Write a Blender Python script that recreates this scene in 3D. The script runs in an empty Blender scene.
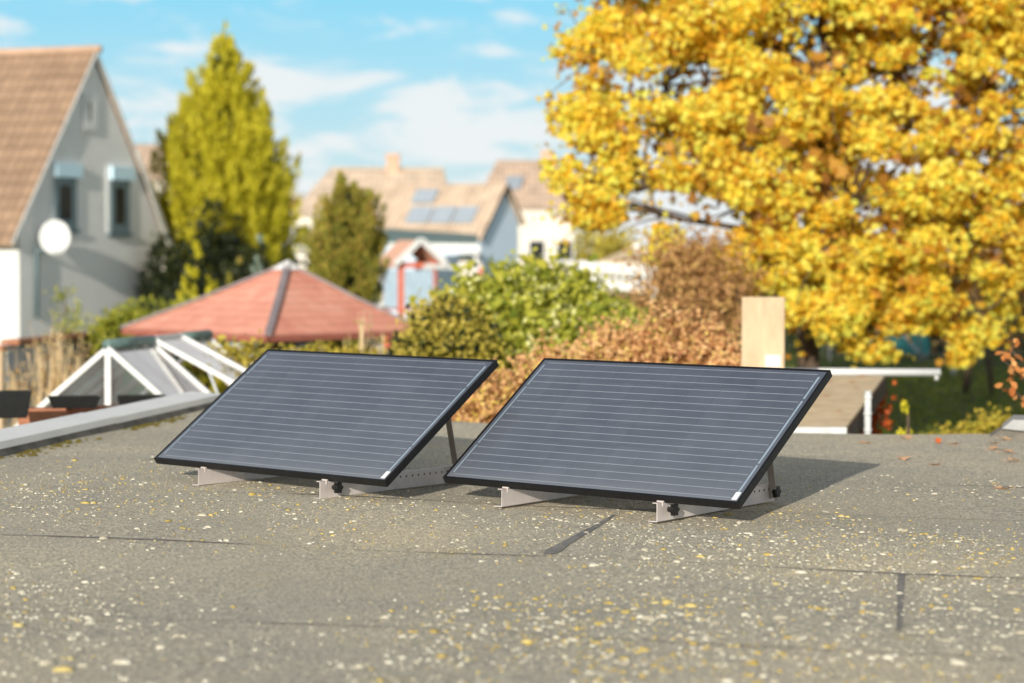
import bpy, math, random
import numpy as np
from mathutils import Vector, Matrix

R = math.radians
random.seed(7)
rng = np.random.default_rng(7)
sc = bpy.context.scene
COL = sc.collection

# ------------------------------------------------------------------ camera model (used to place things at a depth)
F = 2100.0
PITCH = R(2.476)
ROLL = R(0.22)
ROOF = 2.4                    # height of the flat roof above the garden
CAMZ = ROOF + 1.2176


def ray(px, py):
    r0 = (px - 512) / F
    u0 = (341.5 - py) / F
    r = r0 * math.cos(ROLL) - u0 * math.sin(ROLL)
    u = r0 * math.sin(ROLL) + u0 * math.cos(ROLL)
    return Vector((r, math.cos(PITCH) + u * math.sin(PITCH), -math.sin(PITCH) + u * math.cos(PITCH)))


def at(px, py, Y):
    d = ray(px, py)
    return Vector((0, 0, CAMZ)) + d * (Y / d.y)


def at_z(px, py, z):
    d = ray(px, py)
    return Vector((0, 0, CAMZ)) + d * ((z - CAMZ) / d.z)


def at_plane(px, py, p, n):
    d = ray(px, py)
    o = Vector((0, 0, CAMZ))
    return o + d * ((Vector(p) - o).dot(Vector(n)) / d.dot(Vector(n)))


def smooth(a, b, x):
    t = min(1, max(0, (x - a) / (b - a)))
    return t * t * (3 - 2 * t)


def ground_z(x, y):
    return 1.0 * smooth(19, 29, y) * smooth(0.0, 3.5, x)


# ------------------------------------------------------------------ objects
def tag(o, label=None, cat=None, group=None, kind=None):
    if label: o['label'] = label
    if cat: o['category'] = cat
    if group: o['group'] = group
    if kind: o['kind'] = kind
    return o


def thing(name, loc, label, cat, group=None, rz=0.0):
    o = bpy.data.objects.new(name, None)
    o.empty_display_size = 0.2
    o.location = loc
    o.rotation_euler = (0, 0, rz)
    COL.objects.link(o)
    return tag(o, label, cat, group)


def world_loc(o):
    v = Vector((0, 0, 0))
    while o:
        v += o.location
        o = o.parent
    return v


def copy_tree(o, parent=None):
    c = o.copy()
    COL.objects.link(c)
    c.parent = parent
    for ch in list(o.children):
        copy_tree(ch, c)
    return c


class MB:
    """collects shapes in one mesh"""
    def __init__(s):
        s.v, s.f, s.m = [], [], []

    def add(s, verts, faces, mi=0):
        b = len(s.v)
        s.v += [tuple(p) for p in verts]
        for f in faces:
            s.f.append([b + i for i in f])
            s.m.append(mi)
        return s

    def box(s, c, size, rz=0.0, mi=0, mat=None):
        hx, hy, hz = size[0] / 2, size[1] / 2, size[2] / 2
        vs = [Vector((x, y, z)) for z in (-hz, hz) for y in (-hy, hy) for x in (-hx, hx)]
        m = mat if mat is not None else Matrix.Rotation(rz, 3, 'Z')
        vs = [m @ v + Vector(c) for v in vs]
        return s.add(vs, [(0, 2, 3, 1), (4, 5, 7, 6), (0, 1, 5, 4), (2, 6, 7, 3), (0, 4, 6, 2), (1, 3, 7, 5)], mi)

    def bar(s, p0, p1, w, h, up=(0, 0, 1), mi=0):
        p0, p1 = Vector(p0), Vector(p1)
        d = (p1 - p0)
        L = d.length
        d.normalize()
        side = d.cross(Vector(up))
        if side.length < 1e-5: side = d.cross(Vector((1, 0, 0)))
        side.normalize()
        u = side.cross(d)
        m = Matrix((d, side, u)).transposed()
        return s.box((p0 + p1) / 2, (L, w, h), mat=m, mi=mi)

    def prism(s, poly, ext, mi=0):
        """planar polygon extruded by vector ext"""
        n = len(poly)
        a = [Vector(p) for p in poly]
        b = [p + Vector(ext) for p in a]
        fs = [list(range(n))[::-1], list(range(n, 2 * n))]
        for i in range(n):
            j = (i + 1) % n
            fs.append((i, j, n + j, n + i))
        return s.add(a + b, fs, mi)

    def tube(s, pts, radii, n=8, mi=0, caps=True):
        pts = [Vector(p) for p in pts]
        if not hasattr(radii, '__len__'): radii = [radii] * len(pts)
        vs, fs = [], []
        prev = None
        for i, p in enumerate(pts):
            d = (pts[min(i + 1, len(pts) - 1)] - pts[max(i - 1, 0)]).normalized()
            if prev is None:
                a = d.cross(Vector((0, 0, 1)))
                if a.length < 1e-4: a = d.cross(Vector((1, 0, 0)))
            else:
                a = prev - d * prev.dot(d)
            a.normalize()
            prev = a
            b = d.cross(a)
            for k in range(n):
                t = 2 * math.pi * k / n
                vs.append(p + (a * math.cos(t) + b * math.sin(t)) * radii[i])
        for i in range(len(pts) - 1):
            for k in range(n):
                k2 = (k + 1) % n
                fs.append((i * n + k, i * n + k2, (i + 1) * n + k2, (i + 1) * n + k))
        if caps:
            fs.append(list(range(n))[::-1])
            fs.append([(len(pts) - 1) * n + k for k in range(n)])
        return s.add(vs, fs, mi)

    def build(s, name, mats, parent=None, shade=False, bevel=0.0, local=False):
        me = bpy.data.meshes.new(name)
        off = Vector((0, 0, 0))
        if parent is not None and not local: off = world_loc(parent)
        me.from_pydata([(x - off.x, y - off.y, z - off.z) for x, y, z in s.v], [], s.f)
        if not isinstance(mats, (list, tuple)): mats = [mats]
        for m in mats: me.materials.append(m)
        me.polygons.foreach_set('material_index', s.m)
        if shade: me.polygons.foreach_set('use_smooth', [True] * len(s.f))
        me.update()
        o = bpy.data.objects.new(name, me)
        COL.objects.link(o)
        o.parent = parent
        if bevel:
            b = o.modifiers.new('bevel', 'BEVEL')
            b.width = bevel
            b.segments = 2
            b.limit_method = 'ANGLE'
        return o


def np_mesh(name, V, k, mat, parent=None, F_=None):
    """V: (N*k,3) world vertices, polygons of k consecutive vertices (or faces F_ per k block)"""
    off = world_loc(parent) if parent is not None else Vector((0, 0, 0))
    V = V - np.array(off)
    n = len(V) // k
    me = bpy.data.meshes.new(name)
    me.vertices.add(len(V))
    me.vertices.foreach_set('co', V.astype(np.float32).ravel())
    if F_ is None: F_ = [list(range(k))]
    loops = np.concatenate([np.concatenate([np.array(f) for f in F_])[None, :] + (np.arange(n) * k)[:, None]], axis=1).ravel()
    lens = np.tile(np.array([len(f) for f in F_]), n)
    starts = np.concatenate([[0], np.cumsum(lens)[:-1]])
    me.loops.add(len(loops))
    me.loops.foreach_set('vertex_index', loops.astype(np.int32))
    me.polygons.add(len(lens))
    me.polygons.foreach_set('loop_start', starts.astype(np.int32))
    me.update(calc_edges=True)
    me.materials.append(mat)
    o = bpy.data.objects.new(name, me)
    COL.objects.link(o)
    o.parent = parent
    return o


# ------------------------------------------------------------------ materials
def nodes_of(name):
    m = bpy.data.materials.new(name)
    m.use_nodes = True
    nt = m.node_tree
    for n in list(nt.nodes): nt.nodes.remove(n)
    out = nt.nodes.new('ShaderNodeOutputMaterial')
    return m, nt, out


def ramp(nt, stops):
    r = nt.nodes.new('ShaderNodeValToRGB')
    el = r.color_ramp.elements
    el[0].position, el[0].color = stops[0][0], (*stops[0][1], 1)
    el[1].position, el[1].color = stops[-1][0], (*stops[-1][1], 1)
    for p, c in stops[1:-1]:
        e = el.new(p)
        e.color = (*c, 1)
    return r


def noise(nt, scale, detail=4, rough=0.6, coord='Object', stretch=None):
    tc = nt.nodes.new('ShaderNodeTexCoord')
    n = nt.nodes.new('ShaderNodeTexNoise')
    n.inputs['Scale'].default_value = scale
    n.inputs['Detail'].default_value = detail
    n.inputs['Roughness'].default_value = rough
    src = tc.outputs[coord]
    if stretch:
        mp = nt.nodes.new('ShaderNodeMapping')
        mp.inputs['Scale'].default_value = stretch
        nt.links.new(src, mp.inputs['Vector'])
        src = mp.outputs['Vector']
    nt.links.new(src, n.inputs['Vector'])
    return n


def mixc(nt, a, b, fac, blend='MIX'):
    m = nt.nodes.new('ShaderNodeMix')
    m.data_type = 'RGBA'
    m.blend_type = blend
    for sock, val in ((m.inputs[0], fac), (m.inputs[6], a), (m.inputs[7], b)):
        if isinstance(val, (int, float)): sock.default_value = val
        elif isinstance(val, tuple): sock.default_value = (*val, 1)
        else: nt.links.new(val, sock)
    return m.outputs[2]


def surf(name, c1, c2=None, rough=0.7, metal=0.0, scale=6, bump=0.0, bscale=40, spec=0.3, stretch=None, detail=5, coat=0.0):
    m, nt, out = nodes_of(name)
    b = nt.nodes.new('ShaderNodeBsdfPrincipled')
    b.inputs['Roughness'].default_value = rough
    b.inputs['Metallic'].default_value = metal
    b.inputs['Specular IOR Level'].default_value = spec
    b.inputs['Coat Weight'].default_value = coat
    if c2 is None: c2 = tuple(x * 0.8 for x in c1)
    n = noise(nt, scale, detail, 0.6, stretch=stretch)
    r = ramp(nt, [(0.32, c2), (0.68, c1)])
    nt.links.new(n.outputs['Fac'], r.inputs['Fac'])
    nt.links.new(r.outputs['Color'], b.inputs['Base Color'])
    if bump:
        n2 = noise(nt, bscale, 6, 0.65)
        bp = nt.nodes.new('ShaderNodeBump')
        bp.inputs['Strength'].default_value = bump
        bp.inputs['Distance'].default_value = 0.02
        nt.links.new(n2.outputs['Fac'], bp.inputs['Height'])
        nt.links.new(bp.outputs['Normal'], b.inputs['Normal'])
    nt.links.new(b.outputs['BSDF'], out.inputs['Surface'])
    return m


def leafmat(name, stops, transl=0.35, nscale=0.8, namp=0.5):
    m, nt, out = nodes_of(name)
    g = nt.nodes.new('ShaderNodeNewGeometry')
    n = noise(nt, nscale, 3, 0.6)
    mm = nt.nodes.new('ShaderNodeMath')
    mm.operation = 'MULTIPLY_ADD'
    mm.inputs[1].default_value = namp * 2
    mm.inputs[2].default_value = -namp
    nt.links.new(n.outputs['Fac'], mm.inputs[0])
    ad = nt.nodes.new('ShaderNodeMath')
    ad.operation = 'ADD'
    ad.use_clamp = True
    nt.links.new(g.outputs['Random Per Island'], ad.inputs[0])
    nt.links.new(mm.outputs[0], ad.inputs[1])
    r = ramp(nt, stops)
    nt.links.new(ad.outputs[0], r.inputs['Fac'])
    d = nt.nodes.new('ShaderNodeBsdfPrincipled')
    d.inputs['Roughness'].default_value = 0.55
    d.inputs['Specular IOR Level'].default_value = 0.25
    t = nt.nodes.new('ShaderNodeBsdfTranslucent')
    nt.links.new(r.outputs['Color'], d.inputs['Base Color'])
    nt.links.new(r.outputs['Color'], t.inputs['Color'])
    mx = nt.nodes.new('ShaderNodeMixShader')
    mx.inputs[0].default_value = transl
    nt.links.new(d.outputs[0], mx.inputs[1])
    nt.links.new(t.outputs[0], mx.inputs[2])
    nt.links.new(mx.outputs[0], out.inputs['Surface'])
    return m


def glassmat(name, tint, dusty=0.3, gloss=0.2):
    m, nt, out = nodes_of(name)
    tr = nt.nodes.new('ShaderNodeBsdfTransparent')
    tr.inputs['Color'].default_value = (*[0.75 + 0.25 * c for c in tint], 1)
    gl = nt.nodes.new('ShaderNodeBsdfGlossy')
    gl.inputs['Roughness'].default_value = 0.03
    d1 = nt.nodes.new('ShaderNodeBsdfDiffuse')
    d1.inputs['Color'].default_value = (*tint, 1)
    d2 = nt.nodes.new('ShaderNodeBsdfTranslucent')
    d2.inputs['Color'].default_value = (*tint, 1)
    df = nt.nodes.new('ShaderNodeMixShader')
    df.inputs[0].default_value = 0.55
    nt.links.new(d1.outputs[0], df.inputs[1])
    nt.links.new(d2.outputs[0], df.inputs[2])
    lw = nt.nodes.new('ShaderNodeFresnel')
    lw.inputs['IOR'].default_value = 1.5
    ad = nt.nodes.new('ShaderNodeMath')
    ad.operation = 'ADD'
    ad.use_clamp = True
    ad.inputs[1].default_value = gloss
    nt.links.new(lw.outputs[0], ad.inputs[0])
    m1 = nt.nodes.new('ShaderNodeMixShader')
    nt.links.new(ad.outputs[0], m1.inputs[0])
    nt.links.new(tr.outputs[0], m1.inputs[1])
    nt.links.new(gl.outputs[0], m1.inputs[2])
    n = noise(nt, 3, 4)
    mr = nt.nodes.new('ShaderNodeMapRange')
    mr.inputs[1].default_value = 0.3
    mr.inputs[2].default_value = 0.7
    mr.inputs[3].default_value = dusty * 0.6
    mr.inputs[4].default_value = min(1, dusty * 1.4)
    nt.links.new(n.outputs['Fac'], mr.inputs[0])
    m2 = nt.nodes.new('ShaderNodeMixShader')
    nt.links.new(mr.outputs[0], m2.inputs[0])
    nt.links.new(m1.outputs[0], m2.inputs[1])
    nt.links.new(df.outputs[0], m2.inputs[2])
    nt.links.new(m2.outputs[0], out.inputs['Surface'])
    return m


def tilemat(name, c1, c2, tile_dir, sx=3.3, sz=3.0, c3=None):
    """clay roof tiles: rows along the slope, waves along the ridge direction"""
    m, nt, out = nodes_of(name)
    b = nt.nodes.new('ShaderNodeBsdfPrincipled')
    b.inputs['Roughness'].default_value = 0.75
    b.inputs['Specular IOR Level'].default_value = 0.2
    tc = nt.nodes.new('ShaderNodeTexCoord')
    dv = nt.nodes.new('ShaderNodeVectorMath')
    dv.operation = 'DOT_PRODUCT'
    dv.inputs[1].default_value = tile_dir
    nt.links.new(tc.outputs['Object'], dv.inputs[0])
    sp = nt.nodes.new('ShaderNodeSeparateXYZ')
    nt.links.new(tc.outputs['Object'], sp.inputs[0])
    cb = nt.nodes.new('ShaderNodeCombineXYZ')
    mul1 = nt.nodes.new('ShaderNodeMath'); mul1.operation = 'MULTIPLY'; mul1.inputs[1].default_value = sx
    mul2 = nt.nodes.new('ShaderNodeMath'); mul2.operation = 'MULTIPLY'; mul2.inputs[1].default_value = sz
    nt.links.new(dv.outputs['Value'], mul1.inputs[0])
    nt.links.new(sp.outputs['Z'], mul2.inputs[0])
    nt.links.new(mul1.outputs[0], cb.inputs[0])
    nt.links.new(mul2.outputs[0], cb.inputs[1])
    w = nt.nodes.new('ShaderNodeTexBrick')
    w.inputs['Scale'].default_value = 1.0
    w.inputs['Brick Width'].default_value = 1.0
    w.inputs['Row Height'].default_value = 1.0
    w.inputs['Mortar Size'].default_value = 0.09
    w.inputs['Mortar Smooth'].default_value = 0.6
    w.offset = 0.0
    w.inputs['Color1'].default_value = (*c1, 1)
    w.inputs['Color2'].default_value = (*c2, 1)
    w.inputs['Mortar'].default_value = (*[x * 0.62 for x in c2], 1)
    nt.links.new(cb.outputs[0], w.inputs['Vector'])
    n = noise(nt, 1.2, 6, 0.7)
    rr = ramp(nt, [(0.35, (0.78, 0.76, 0.73)), (0.65, (1.15, 1.12, 1.05))])
    nt.links.new(n.outputs['Fac'], rr.inputs['Fac'])
    col = mixc(nt, w.outputs['Color'], rr.outputs['Color'], 1.0, 'MULTIPLY')
    nt.links.new(col, b.inputs['Base Color'])
    bp = nt.nodes.new('ShaderNodeBump')
    bp.inputs['Strength'].default_value = 0.6
    bp.inputs['Distance'].default_value = 0.04
    nt.links.new(w.outputs['Fac'], bp.inputs['Height'])
    bp.invert = True
    nt.links.new(bp.outputs['Normal'], b.inputs['Normal'])
    nt.links.new(b.outputs['BSDF'], out.inputs['Surface'])
    return m


M = {}
M['black_metal'] = surf('black_anodised', (0.012, 0.012, 0.013), (0.008, 0.008, 0.009), 0.42, 0.0, 30, spec=0.28)
M['alu'] = surf('mill_aluminium', (0.70, 0.63, 0.59), (0.58, 0.51, 0.48), 0.48, 0.25, 14, bump=0.05, bscale=120, spec=0.5)
M['alu_dark'] = surf('strut_aluminium', (0.52, 0.46, 0.42), (0.40, 0.35, 0.32), 0.45, 0.25, 20, spec=0.5)
M['plastic_black'] = surf('black_plastic', (0.012, 0.012, 0.012), (0.007, 0.007, 0.007), 0.45, 0, 20, spec=0.4)
M['bolt'] = surf('steel_bolt', (0.5, 0.5, 0.5), (0.35, 0.35, 0.35), 0.3, 0.9, 20)
M['sticker'] = surf('white_sticker', (0.8, 0.8, 0.8), (0.72, 0.74, 0.76), 0.5, 0, 60)
M['ribbon'] = surf('tinned_ribbon', (0.36, 0.44, 0.52), (0.28, 0.36, 0.44), 0.35, 0.1, 40, spec=0.6)
M['flashing'] = surf('zinc_flashing', (0.92, 0.90, 0.86), (0.82, 0.81, 0.78), 0.5, 0.0, 3, bump=0.12, bscale=6, spec=0.5)
M['tar'] = surf('bitumen_tar', (0.17, 0.16, 0.155), (0.34, 0.31, 0.27), 0.7, 0, 16, bump=0.4, bscale=60)
M['felt_edge'] = surf('felt_upstand', (0.30, 0.27, 0.22), (0.12, 0.11, 0.095), 0.9, 0, 5, bump=0.5, bscale=80)
M['felt_edge2'] = surf('dull_zinc', (0.42, 0.42, 0.41), (0.32, 0.32, 0.32), 0.6, 0, 5)
M['moss'] = surf('moss', (0.34, 0.25, 0.04), (0.17, 0.15, 0.04), 0.95, 0, 30, bump=0.8, bscale=150, spec=0.1)
M['plaster_grey'] = surf('grey_roughcast', (0.88, 0.86, 0.82), (0.80, 0.78, 0.75), 0.9, 0, 1.1, bump=0.4, bscale=30, spec=0.15)
M['plaster_cream'] = surf('cream_render', (0.84, 0.77, 0.66), (0.76, 0.69, 0.58), 0.9, 0, 0.7, spec=0.15)
M['plaster_blue'] = surf('pale_blue_render', (0.66, 0.77, 0.88), (0.60, 0.71, 0.83), 0.9, 0, 0.6, spec=0.15)
M['white'] = surf('white_paint', (0.82, 0.81, 0.79), (0.70, 0.70, 0.68), 0.55, 0, 2.5, spec=0.35)
M['white_dirty'] = surf('weathered_white', (0.74, 0.74, 0.72), (0.52, 0.54, 0.53), 0.6, 0, 9, bump=0.08, spec=0.35)
M['shutter_blue'] = surf('pale_blue_shutter_box', (0.66, 0.86, 0.95), (0.60, 0.80, 0.92), 0.5, 0, 3)  # blue of sky light reflected in the shade, put into the box colour
M['dark_glass'] = surf('dark_window_glass', (0.06, 0.05, 0.04), (0.015, 0.018, 0.02), 0.3, 0, 1.2, spec=0.10)
M['frame_grey'] = surf('grey_window_frame', (0.16, 0.22, 0.24), (0.12, 0.17, 0.19), 0.5, 0, 4)
M['wood_dark'] = surf('dark_stained_wood', (0.07, 0.035, 0.022), (0.035, 0.018, 0.012), 0.7, 0, 5, stretch=(1, 1, 8))
M['wood_red'] = surf('red_orange_stain', (0.74, 0.20, 0.11), (0.62, 0.15, 0.09), 0.6, 0, 6)
M['tower_roof'] = surf('salmon_roof_boards', (0.78, 0.46, 0.33), (0.68, 0.38, 0.27), 0.75, 0, 4)
M['tower_blue'] = surf('pale_blue_boards', (0.50, 0.62, 0.72), (0.42, 0.54, 0.65), 0.65, 0, 4)
M['bark'] = surf('tree_bark', (0.17, 0.12, 0.085), (0.07, 0.05, 0.035), 0.95, 0, 6, bump=0.9, bscale=20, spec=0.1, stretch=(1, 1, 0.25))
M['twig_pale'] = surf('pale_bark_twigs', (0.76, 0.60, 0.36), (0.62, 0.45, 0.25), 0.9, 0, 8, spec=0.15)
M['terracotta'] = surf('terracotta', (0.48, 0.21, 0.12), (0.36, 0.15, 0.085), 0.85, 0, 12, bump=0.3, bscale=40, spec=0.15)
M['tan_plaster'] = surf('tan_render', (0.74, 0.56, 0.37), (0.48, 0.34, 0.21), 0.92, 0, 5, bump=0.5, bscale=25, spec=0.1, stretch=(1, 1, 0.25))
M['grey_wall'] = surf('grey_blue_wall', (0.52, 0.54, 0.58), (0.44, 0.46, 0.50), 0.9, 0, 1.5, bump=0.2, bscale=12)
M['teal_ridge'] = surf('green_grey_ridge_cap', (0.17, 0.25, 0.23), (0.11, 0.17, 0.16), 0.5, 0.1, 8)
M['tarp_teal'] = surf('teal_tarpaulin', (0.05, 0.26, 0.24), (0.03, 0.16, 0.15), 0.45, 0, 2, bump=0.6, bscale=4)
M['dish'] = surf('white_dish', (0.86, 0.86, 0.84), (0.80, 0.80, 0.78), 0.5, 0, 3)
M['pipe_grey'] = surf('grey_pipe', (0.25, 0.25, 0.25), (0.19, 0.19, 0.19), 0.55, 0.2, 6)
M['pv_far'] = surf('far_solar_glass', (0.40, 0.45, 0.50), (0.34, 0.39, 0.45), 0.15, 0, 3, spec=0.6)
M['chimney_brick'] = surf('chimney_brick', (0.66, 0.44, 0.31), (0.55, 0.36, 0.25), 0.9, 0, 5)
M['felt_tan'] = surf('leaf_strewn_felt', (0.82, 0.64, 0.42), (0.64, 0.49, 0.31), 0.92, 0, 5, bump=0.4, bscale=50, spec=0.12)
M['soil'] = surf('dark_soil', (0.05, 0.035, 0.022), (0.03, 0.02, 0.014), 0.95, 0, 10)
M['glass_clear'] = glassmat('dusty_greenhouse_glass', (0.62, 0.72, 0.74), 0.16, 0.12)
M['glass_white'] = glassmat('milky_roof_glass', (0.90, 0.92, 0.93), 0.42, 0.22)
M['galv'] = surf('galvanised_post', (0.55, 0.57, 0.58), (0.42, 0.45, 0.47), 0.5, 0.3, 10)

# autumn foliage
M['leaf_gold'] = leafmat('golden_leaves', [(0.0, (0.50, 0.21, 0.02)), (0.18, (0.88, 0.52, 0.035)), (0.5, (0.97, 0.78, 0.08)),
                                           (0.78, (0.97, 0.87, 0.16)), (1.0, (0.78, 0.80, 0.12))], 0.46, 1.7, 0.55)
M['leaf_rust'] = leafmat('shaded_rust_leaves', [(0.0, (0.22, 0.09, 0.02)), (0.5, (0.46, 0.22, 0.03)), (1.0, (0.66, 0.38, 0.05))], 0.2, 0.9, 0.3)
M['leaf_conifer'] = leafmat('yellow_green_scales', [(0.0, (0.30, 0.28, 0.015)), (0.4, (0.60, 0.54, 0.03)), (0.8, (0.76, 0.67, 0.045)),
                                                   (1.0, (0.84, 0.74, 0.08))], 0.3, 1.6, 0.4)
M['leaf_thuja'] = leafmat('olive_scales', [(0.0, (0.10, 0.12, 0.02)), (0.45, (0.34, 0.34, 0.05)), (0.75, (0.50, 0.42, 0.07)),
                                          (1.0, (0.64, 0.40, 0.10))], 0.3, 1.3, 0.45)
M['leaf_dark'] = leafmat('dark_evergreen', [(0.0, (0.008, 0.014, 0.006)), (0.6, (0.025, 0.035, 0.012)), (1.0, (0.06, 0.07, 0.02))], 0.15, 1, 0.3)  # evergreen colour, also painted in as shade inside crowns and behind the gazebo
M['leaf_spruce'] = leafmat('blue_spruce', [(0.0, (0.16, 0.22, 0.17)), (1.0, (0.40, 0.47, 0.38))], 0.15, 1, 0.3)
M['leaf_laurel'] = leafmat('laurel_leaves', [(0.0, (0.16, 0.20, 0.02)), (0.35, (0.40, 0.41, 0.04)), (0.75, (0.62, 0.60, 0.08)),
                                            (1.0, (0.86, 0.85, 0.42))], 0.3, 1.6, 0.35)
M['leaf_olive'] = leafmat('dull_olive_leaves', [(0.0, (0.24, 0.20, 0.03)), (0.5, (0.58, 0.48, 0.07)), (1.0, (0.74, 0.58, 0.13))], 0.3, 1.6, 0.4)
M['leaf_beech'] = leafmat('copper_beech_leaves', [(0.0, (0.46, 0.20, 0.08)), (0.4, (0.78, 0.44, 0.20)), (0.75, (0.86, 0.56, 0.27)),
                                                 (1.0, (0.86, 0.68, 0.16))], 0.3, 1.3, 0.45)
M['leaf_brown'] = leafmat('brown_leaves', [(0.0, (0.18, 0.08, 0.03)), (0.5, (0.50, 0.27, 0.11)), (1.0, (0.72, 0.46, 0.16))], 0.25, 1.2, 0.4)
M['leaf_hedge'] = leafmat('hedge_leaves', [(0.0, (0.12, 0.16, 0.015)), (0.5, (0.36, 0.38, 0.04)), (1.0, (0.58, 0.52, 0.07))], 0.3, 1.2, 0.4)
M['leaf_pale'] = leafmat('pale_dry_leaves', [(0.0, (0.42, 0.22, 0.09)), (0.5, (0.62, 0.42, 0.20)), (1.0, (0.62, 0.52, 0.22))], 0.4, 1.2, 0.4)
M['leaf_yellow'] = leafmat('small_yellow_leaves', [(0.0, (0.34, 0.24, 0.03)), (0.5, (0.58, 0.44, 0.06)), (1.0, (0.44, 0.42, 0.06))], 0.35, 1.2, 0.4)
M['leaf_orange'] = leafmat('orange_oak_leaves', [(0.0, (0.50, 0.16, 0.04)), (0.5, (0.74, 0.30, 0.09)), (1.0, (0.82, 0.44, 0.16))], 0.35, 2, 0.4)
M['leaf_fallen'] = leafmat('fallen_leaves', [(0.0, (0.52, 0.22, 0.10)), (0.5, (0.70, 0.38, 0.20)), (1.0, (0.80, 0.56, 0.34))], 0.15, 4, 0.4)
M['leaf_red'] = leafmat('red_leaves', [(0.0, (0.36, 0.05, 0.015)), (1.0, (0.66, 0.16, 0.03))], 0.3, 2, 0.4)
M['grass'] = leafmat('grass_blades', [(0.0, (0.09, 0.13, 0.015)), (0.6, (0.22, 0.27, 0.03)), (1.0, (0.44, 0.38, 0.06))], 0.3, 0.5, 0.4)

# roofing felt: grey grit, brownish drifts, dark damp patches
m, nt, out = nodes_of('mineral_felt')
b = nt.nodes.new('ShaderNodeBsdfPrincipled')
b.inputs['Roughness'].default_value = 0.93
b.inputs['Specular IOR Level'].default_value = 0.12
n1 = noise(nt, 0.55, 6, 0.6)
r1 = ramp(nt, [(0.32, (0.52, 0.49, 0.415)), (0.5, (0.62, 0.565, 0.46)), (0.70, (0.75, 0.66, 0.49))])
nt.links.new(n1.outputs['Fac'], r1.inputs['Fac'])
n2 = noise(nt, 75, 6, 0.9)
r2 = ramp(nt, [(0.37, (0.10, 0.10, 0.105)), (0.5, (0.95, 0.94, 0.92)), (0.63, (1.95, 1.9, 1.72))])
nt.links.new(n2.outputs['Fac'], r2.inputs['Fac'])
n3 = noise(nt, 22, 5, 0.7)
r3 = ramp(nt, [(0.33, (0.76, 0.75, 0.75)), (0.62, (1.08, 1.07, 1.05))])
nt.links.new(n3.outputs['Fac'], r3.inputs['Fac'])
c = mixc(nt, r1.outputs['Color'], r2.outputs['Color'], 0.9, 'MULTIPLY')
c = mixc(nt, c, r3.outputs['Color'], 0.8, 'MULTIPLY')
n5 = noise(nt, 3.1, 6, 0.72)
r5 = ramp(nt, [(0.60, (0, 0, 0)), (0.74, (0.6, 0.6, 0.6))])
nt.links.new(n5.outputs['Fac'], r5.inputs['Fac'])
c = mixc(nt, c, (0.62, 0.49, 0.24), r5.outputs['Color'])
nt.links.new(c, b.inputs['Base Color'])
n4 = noise(nt, 130, 5, 0.8)
bp = nt.nodes.new('ShaderNodeBump')
bp.inputs['Strength'].default_value = 0.8
bp.inputs['Distance'].default_value = 0.008
nt.links.new(n4.outputs['Fac'], bp.inputs['Height'])
nt.links.new(bp.outputs['Normal'], b.inputs['Normal'])
nt.links.new(b.outputs['BSDF'], out.inputs['Surface'])
M['felt'] = m

# solar cells: ten by six cells, three busbars each
m, nt, out = nodes_of('solar_cells')
b = nt.nodes.new('ShaderNodeBsdfPrincipled')
b.inputs['Roughness'].default_value = 0.42
b.inputs['Specular IOR Level'].default_value = 0.4
b.inputs['Coat Weight'].default_value = 1.0
b.inputs['Coat Roughness'].default_value = 0.06
tc = nt.nodes.new('ShaderNodeTexCoord')
sp = nt.nodes.new('ShaderNodeSeparateXYZ')
nt.links.new(tc.outputs['Generated'], sp.inputs[0])


def mth(op, a, b_=None, clamp=False):
    n = nt.nodes.new('ShaderNodeMath')
    n.operation = op
    n.use_clamp = clamp
    for i, v in enumerate((a, b_)):
        if v is None: continue
        if isinstance(v, (int, float)): n.inputs[i].default_value = v
        else: nt.links.new(v, n.inputs[i])
    return n.outputs[0]


def line(v, count, halfw, phase=0.0):
    fr = mth('FRACT', mth('ADD', mth('MULTIPLY', v, count), phase))
    return mth('LESS_THAN', mth('ABSOLUTE', mth('SUBTRACT', fr, 0.5)), halfw)


gx, gy = sp.outputs['X'], sp.outputs['Y']
bus = line(gy, 18, 0.028)
inx = mth('MULTIPLY', mth('GREATER_THAN', gx, 0.022), mth('LESS_THAN', gx, 0.975))
bus = mth('MULTIPLY', bus, inx)
gap = mth('MAXIMUM', line(gx, 10, 0.012, 0.5), line(gy, 6, 0.014, 0.5))
cidx = nt.nodes.new('ShaderNodeCombineXYZ')
nt.links.new(mth('FLOOR', mth('MULTIPLY', gx, 10)), cidx.inputs[0])
nt.links.new(mth('FLOOR', mth('MULTIPLY', gy, 6)), cidx.inputs[1])
wn = nt.nodes.new('ShaderNodeTexWhiteNoise')
nt.links.new(cidx.outputs[0], wn.inputs['Vector'])
rc = ramp(nt, [(0.0, (0.066, 0.078, 0.108)), (1.0, (0.084, 0.097, 0.130))])
nt.links.new(wn.outputs['Value'], rc.inputs['Fac'])
nd = noise(nt, 3.0, 5, 0.65)
rd = ramp(nt, [(0.3, (0.84, 0.85, 0.86)), (0.7, (1.22, 1.19, 1.15))])
nt.links.new(nd.outputs['Fac'], rd.inputs['Fac'])
cc = mixc(nt, rc.outputs['Color'], rd.outputs['Color'], 1.0, 'MULTIPLY')
cc = mixc(nt, cc, (0.062, 0.071, 0.094), gap)
cc = mixc(nt, cc, (0.40, 0.43, 0.48), bus)
ndu = noise(nt, 1.1, 6, 0.7)
rdu = ramp(nt, [(0.35, (0, 0, 0)), (0.75, (1, 1, 1))])
nt.links.new(ndu.outputs['Fac'], rdu.inputs['Fac'])
low = mth('MULTIPLY', mth('SUBTRACT', 1.0, gy), 0.16)  # paler towards the foot: sky sheen painted in with the dust
edge = mth('MULTIPLY', mth('POWER', mth('SUBTRACT', 1.0, gy), 18.0), 0.35)
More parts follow.
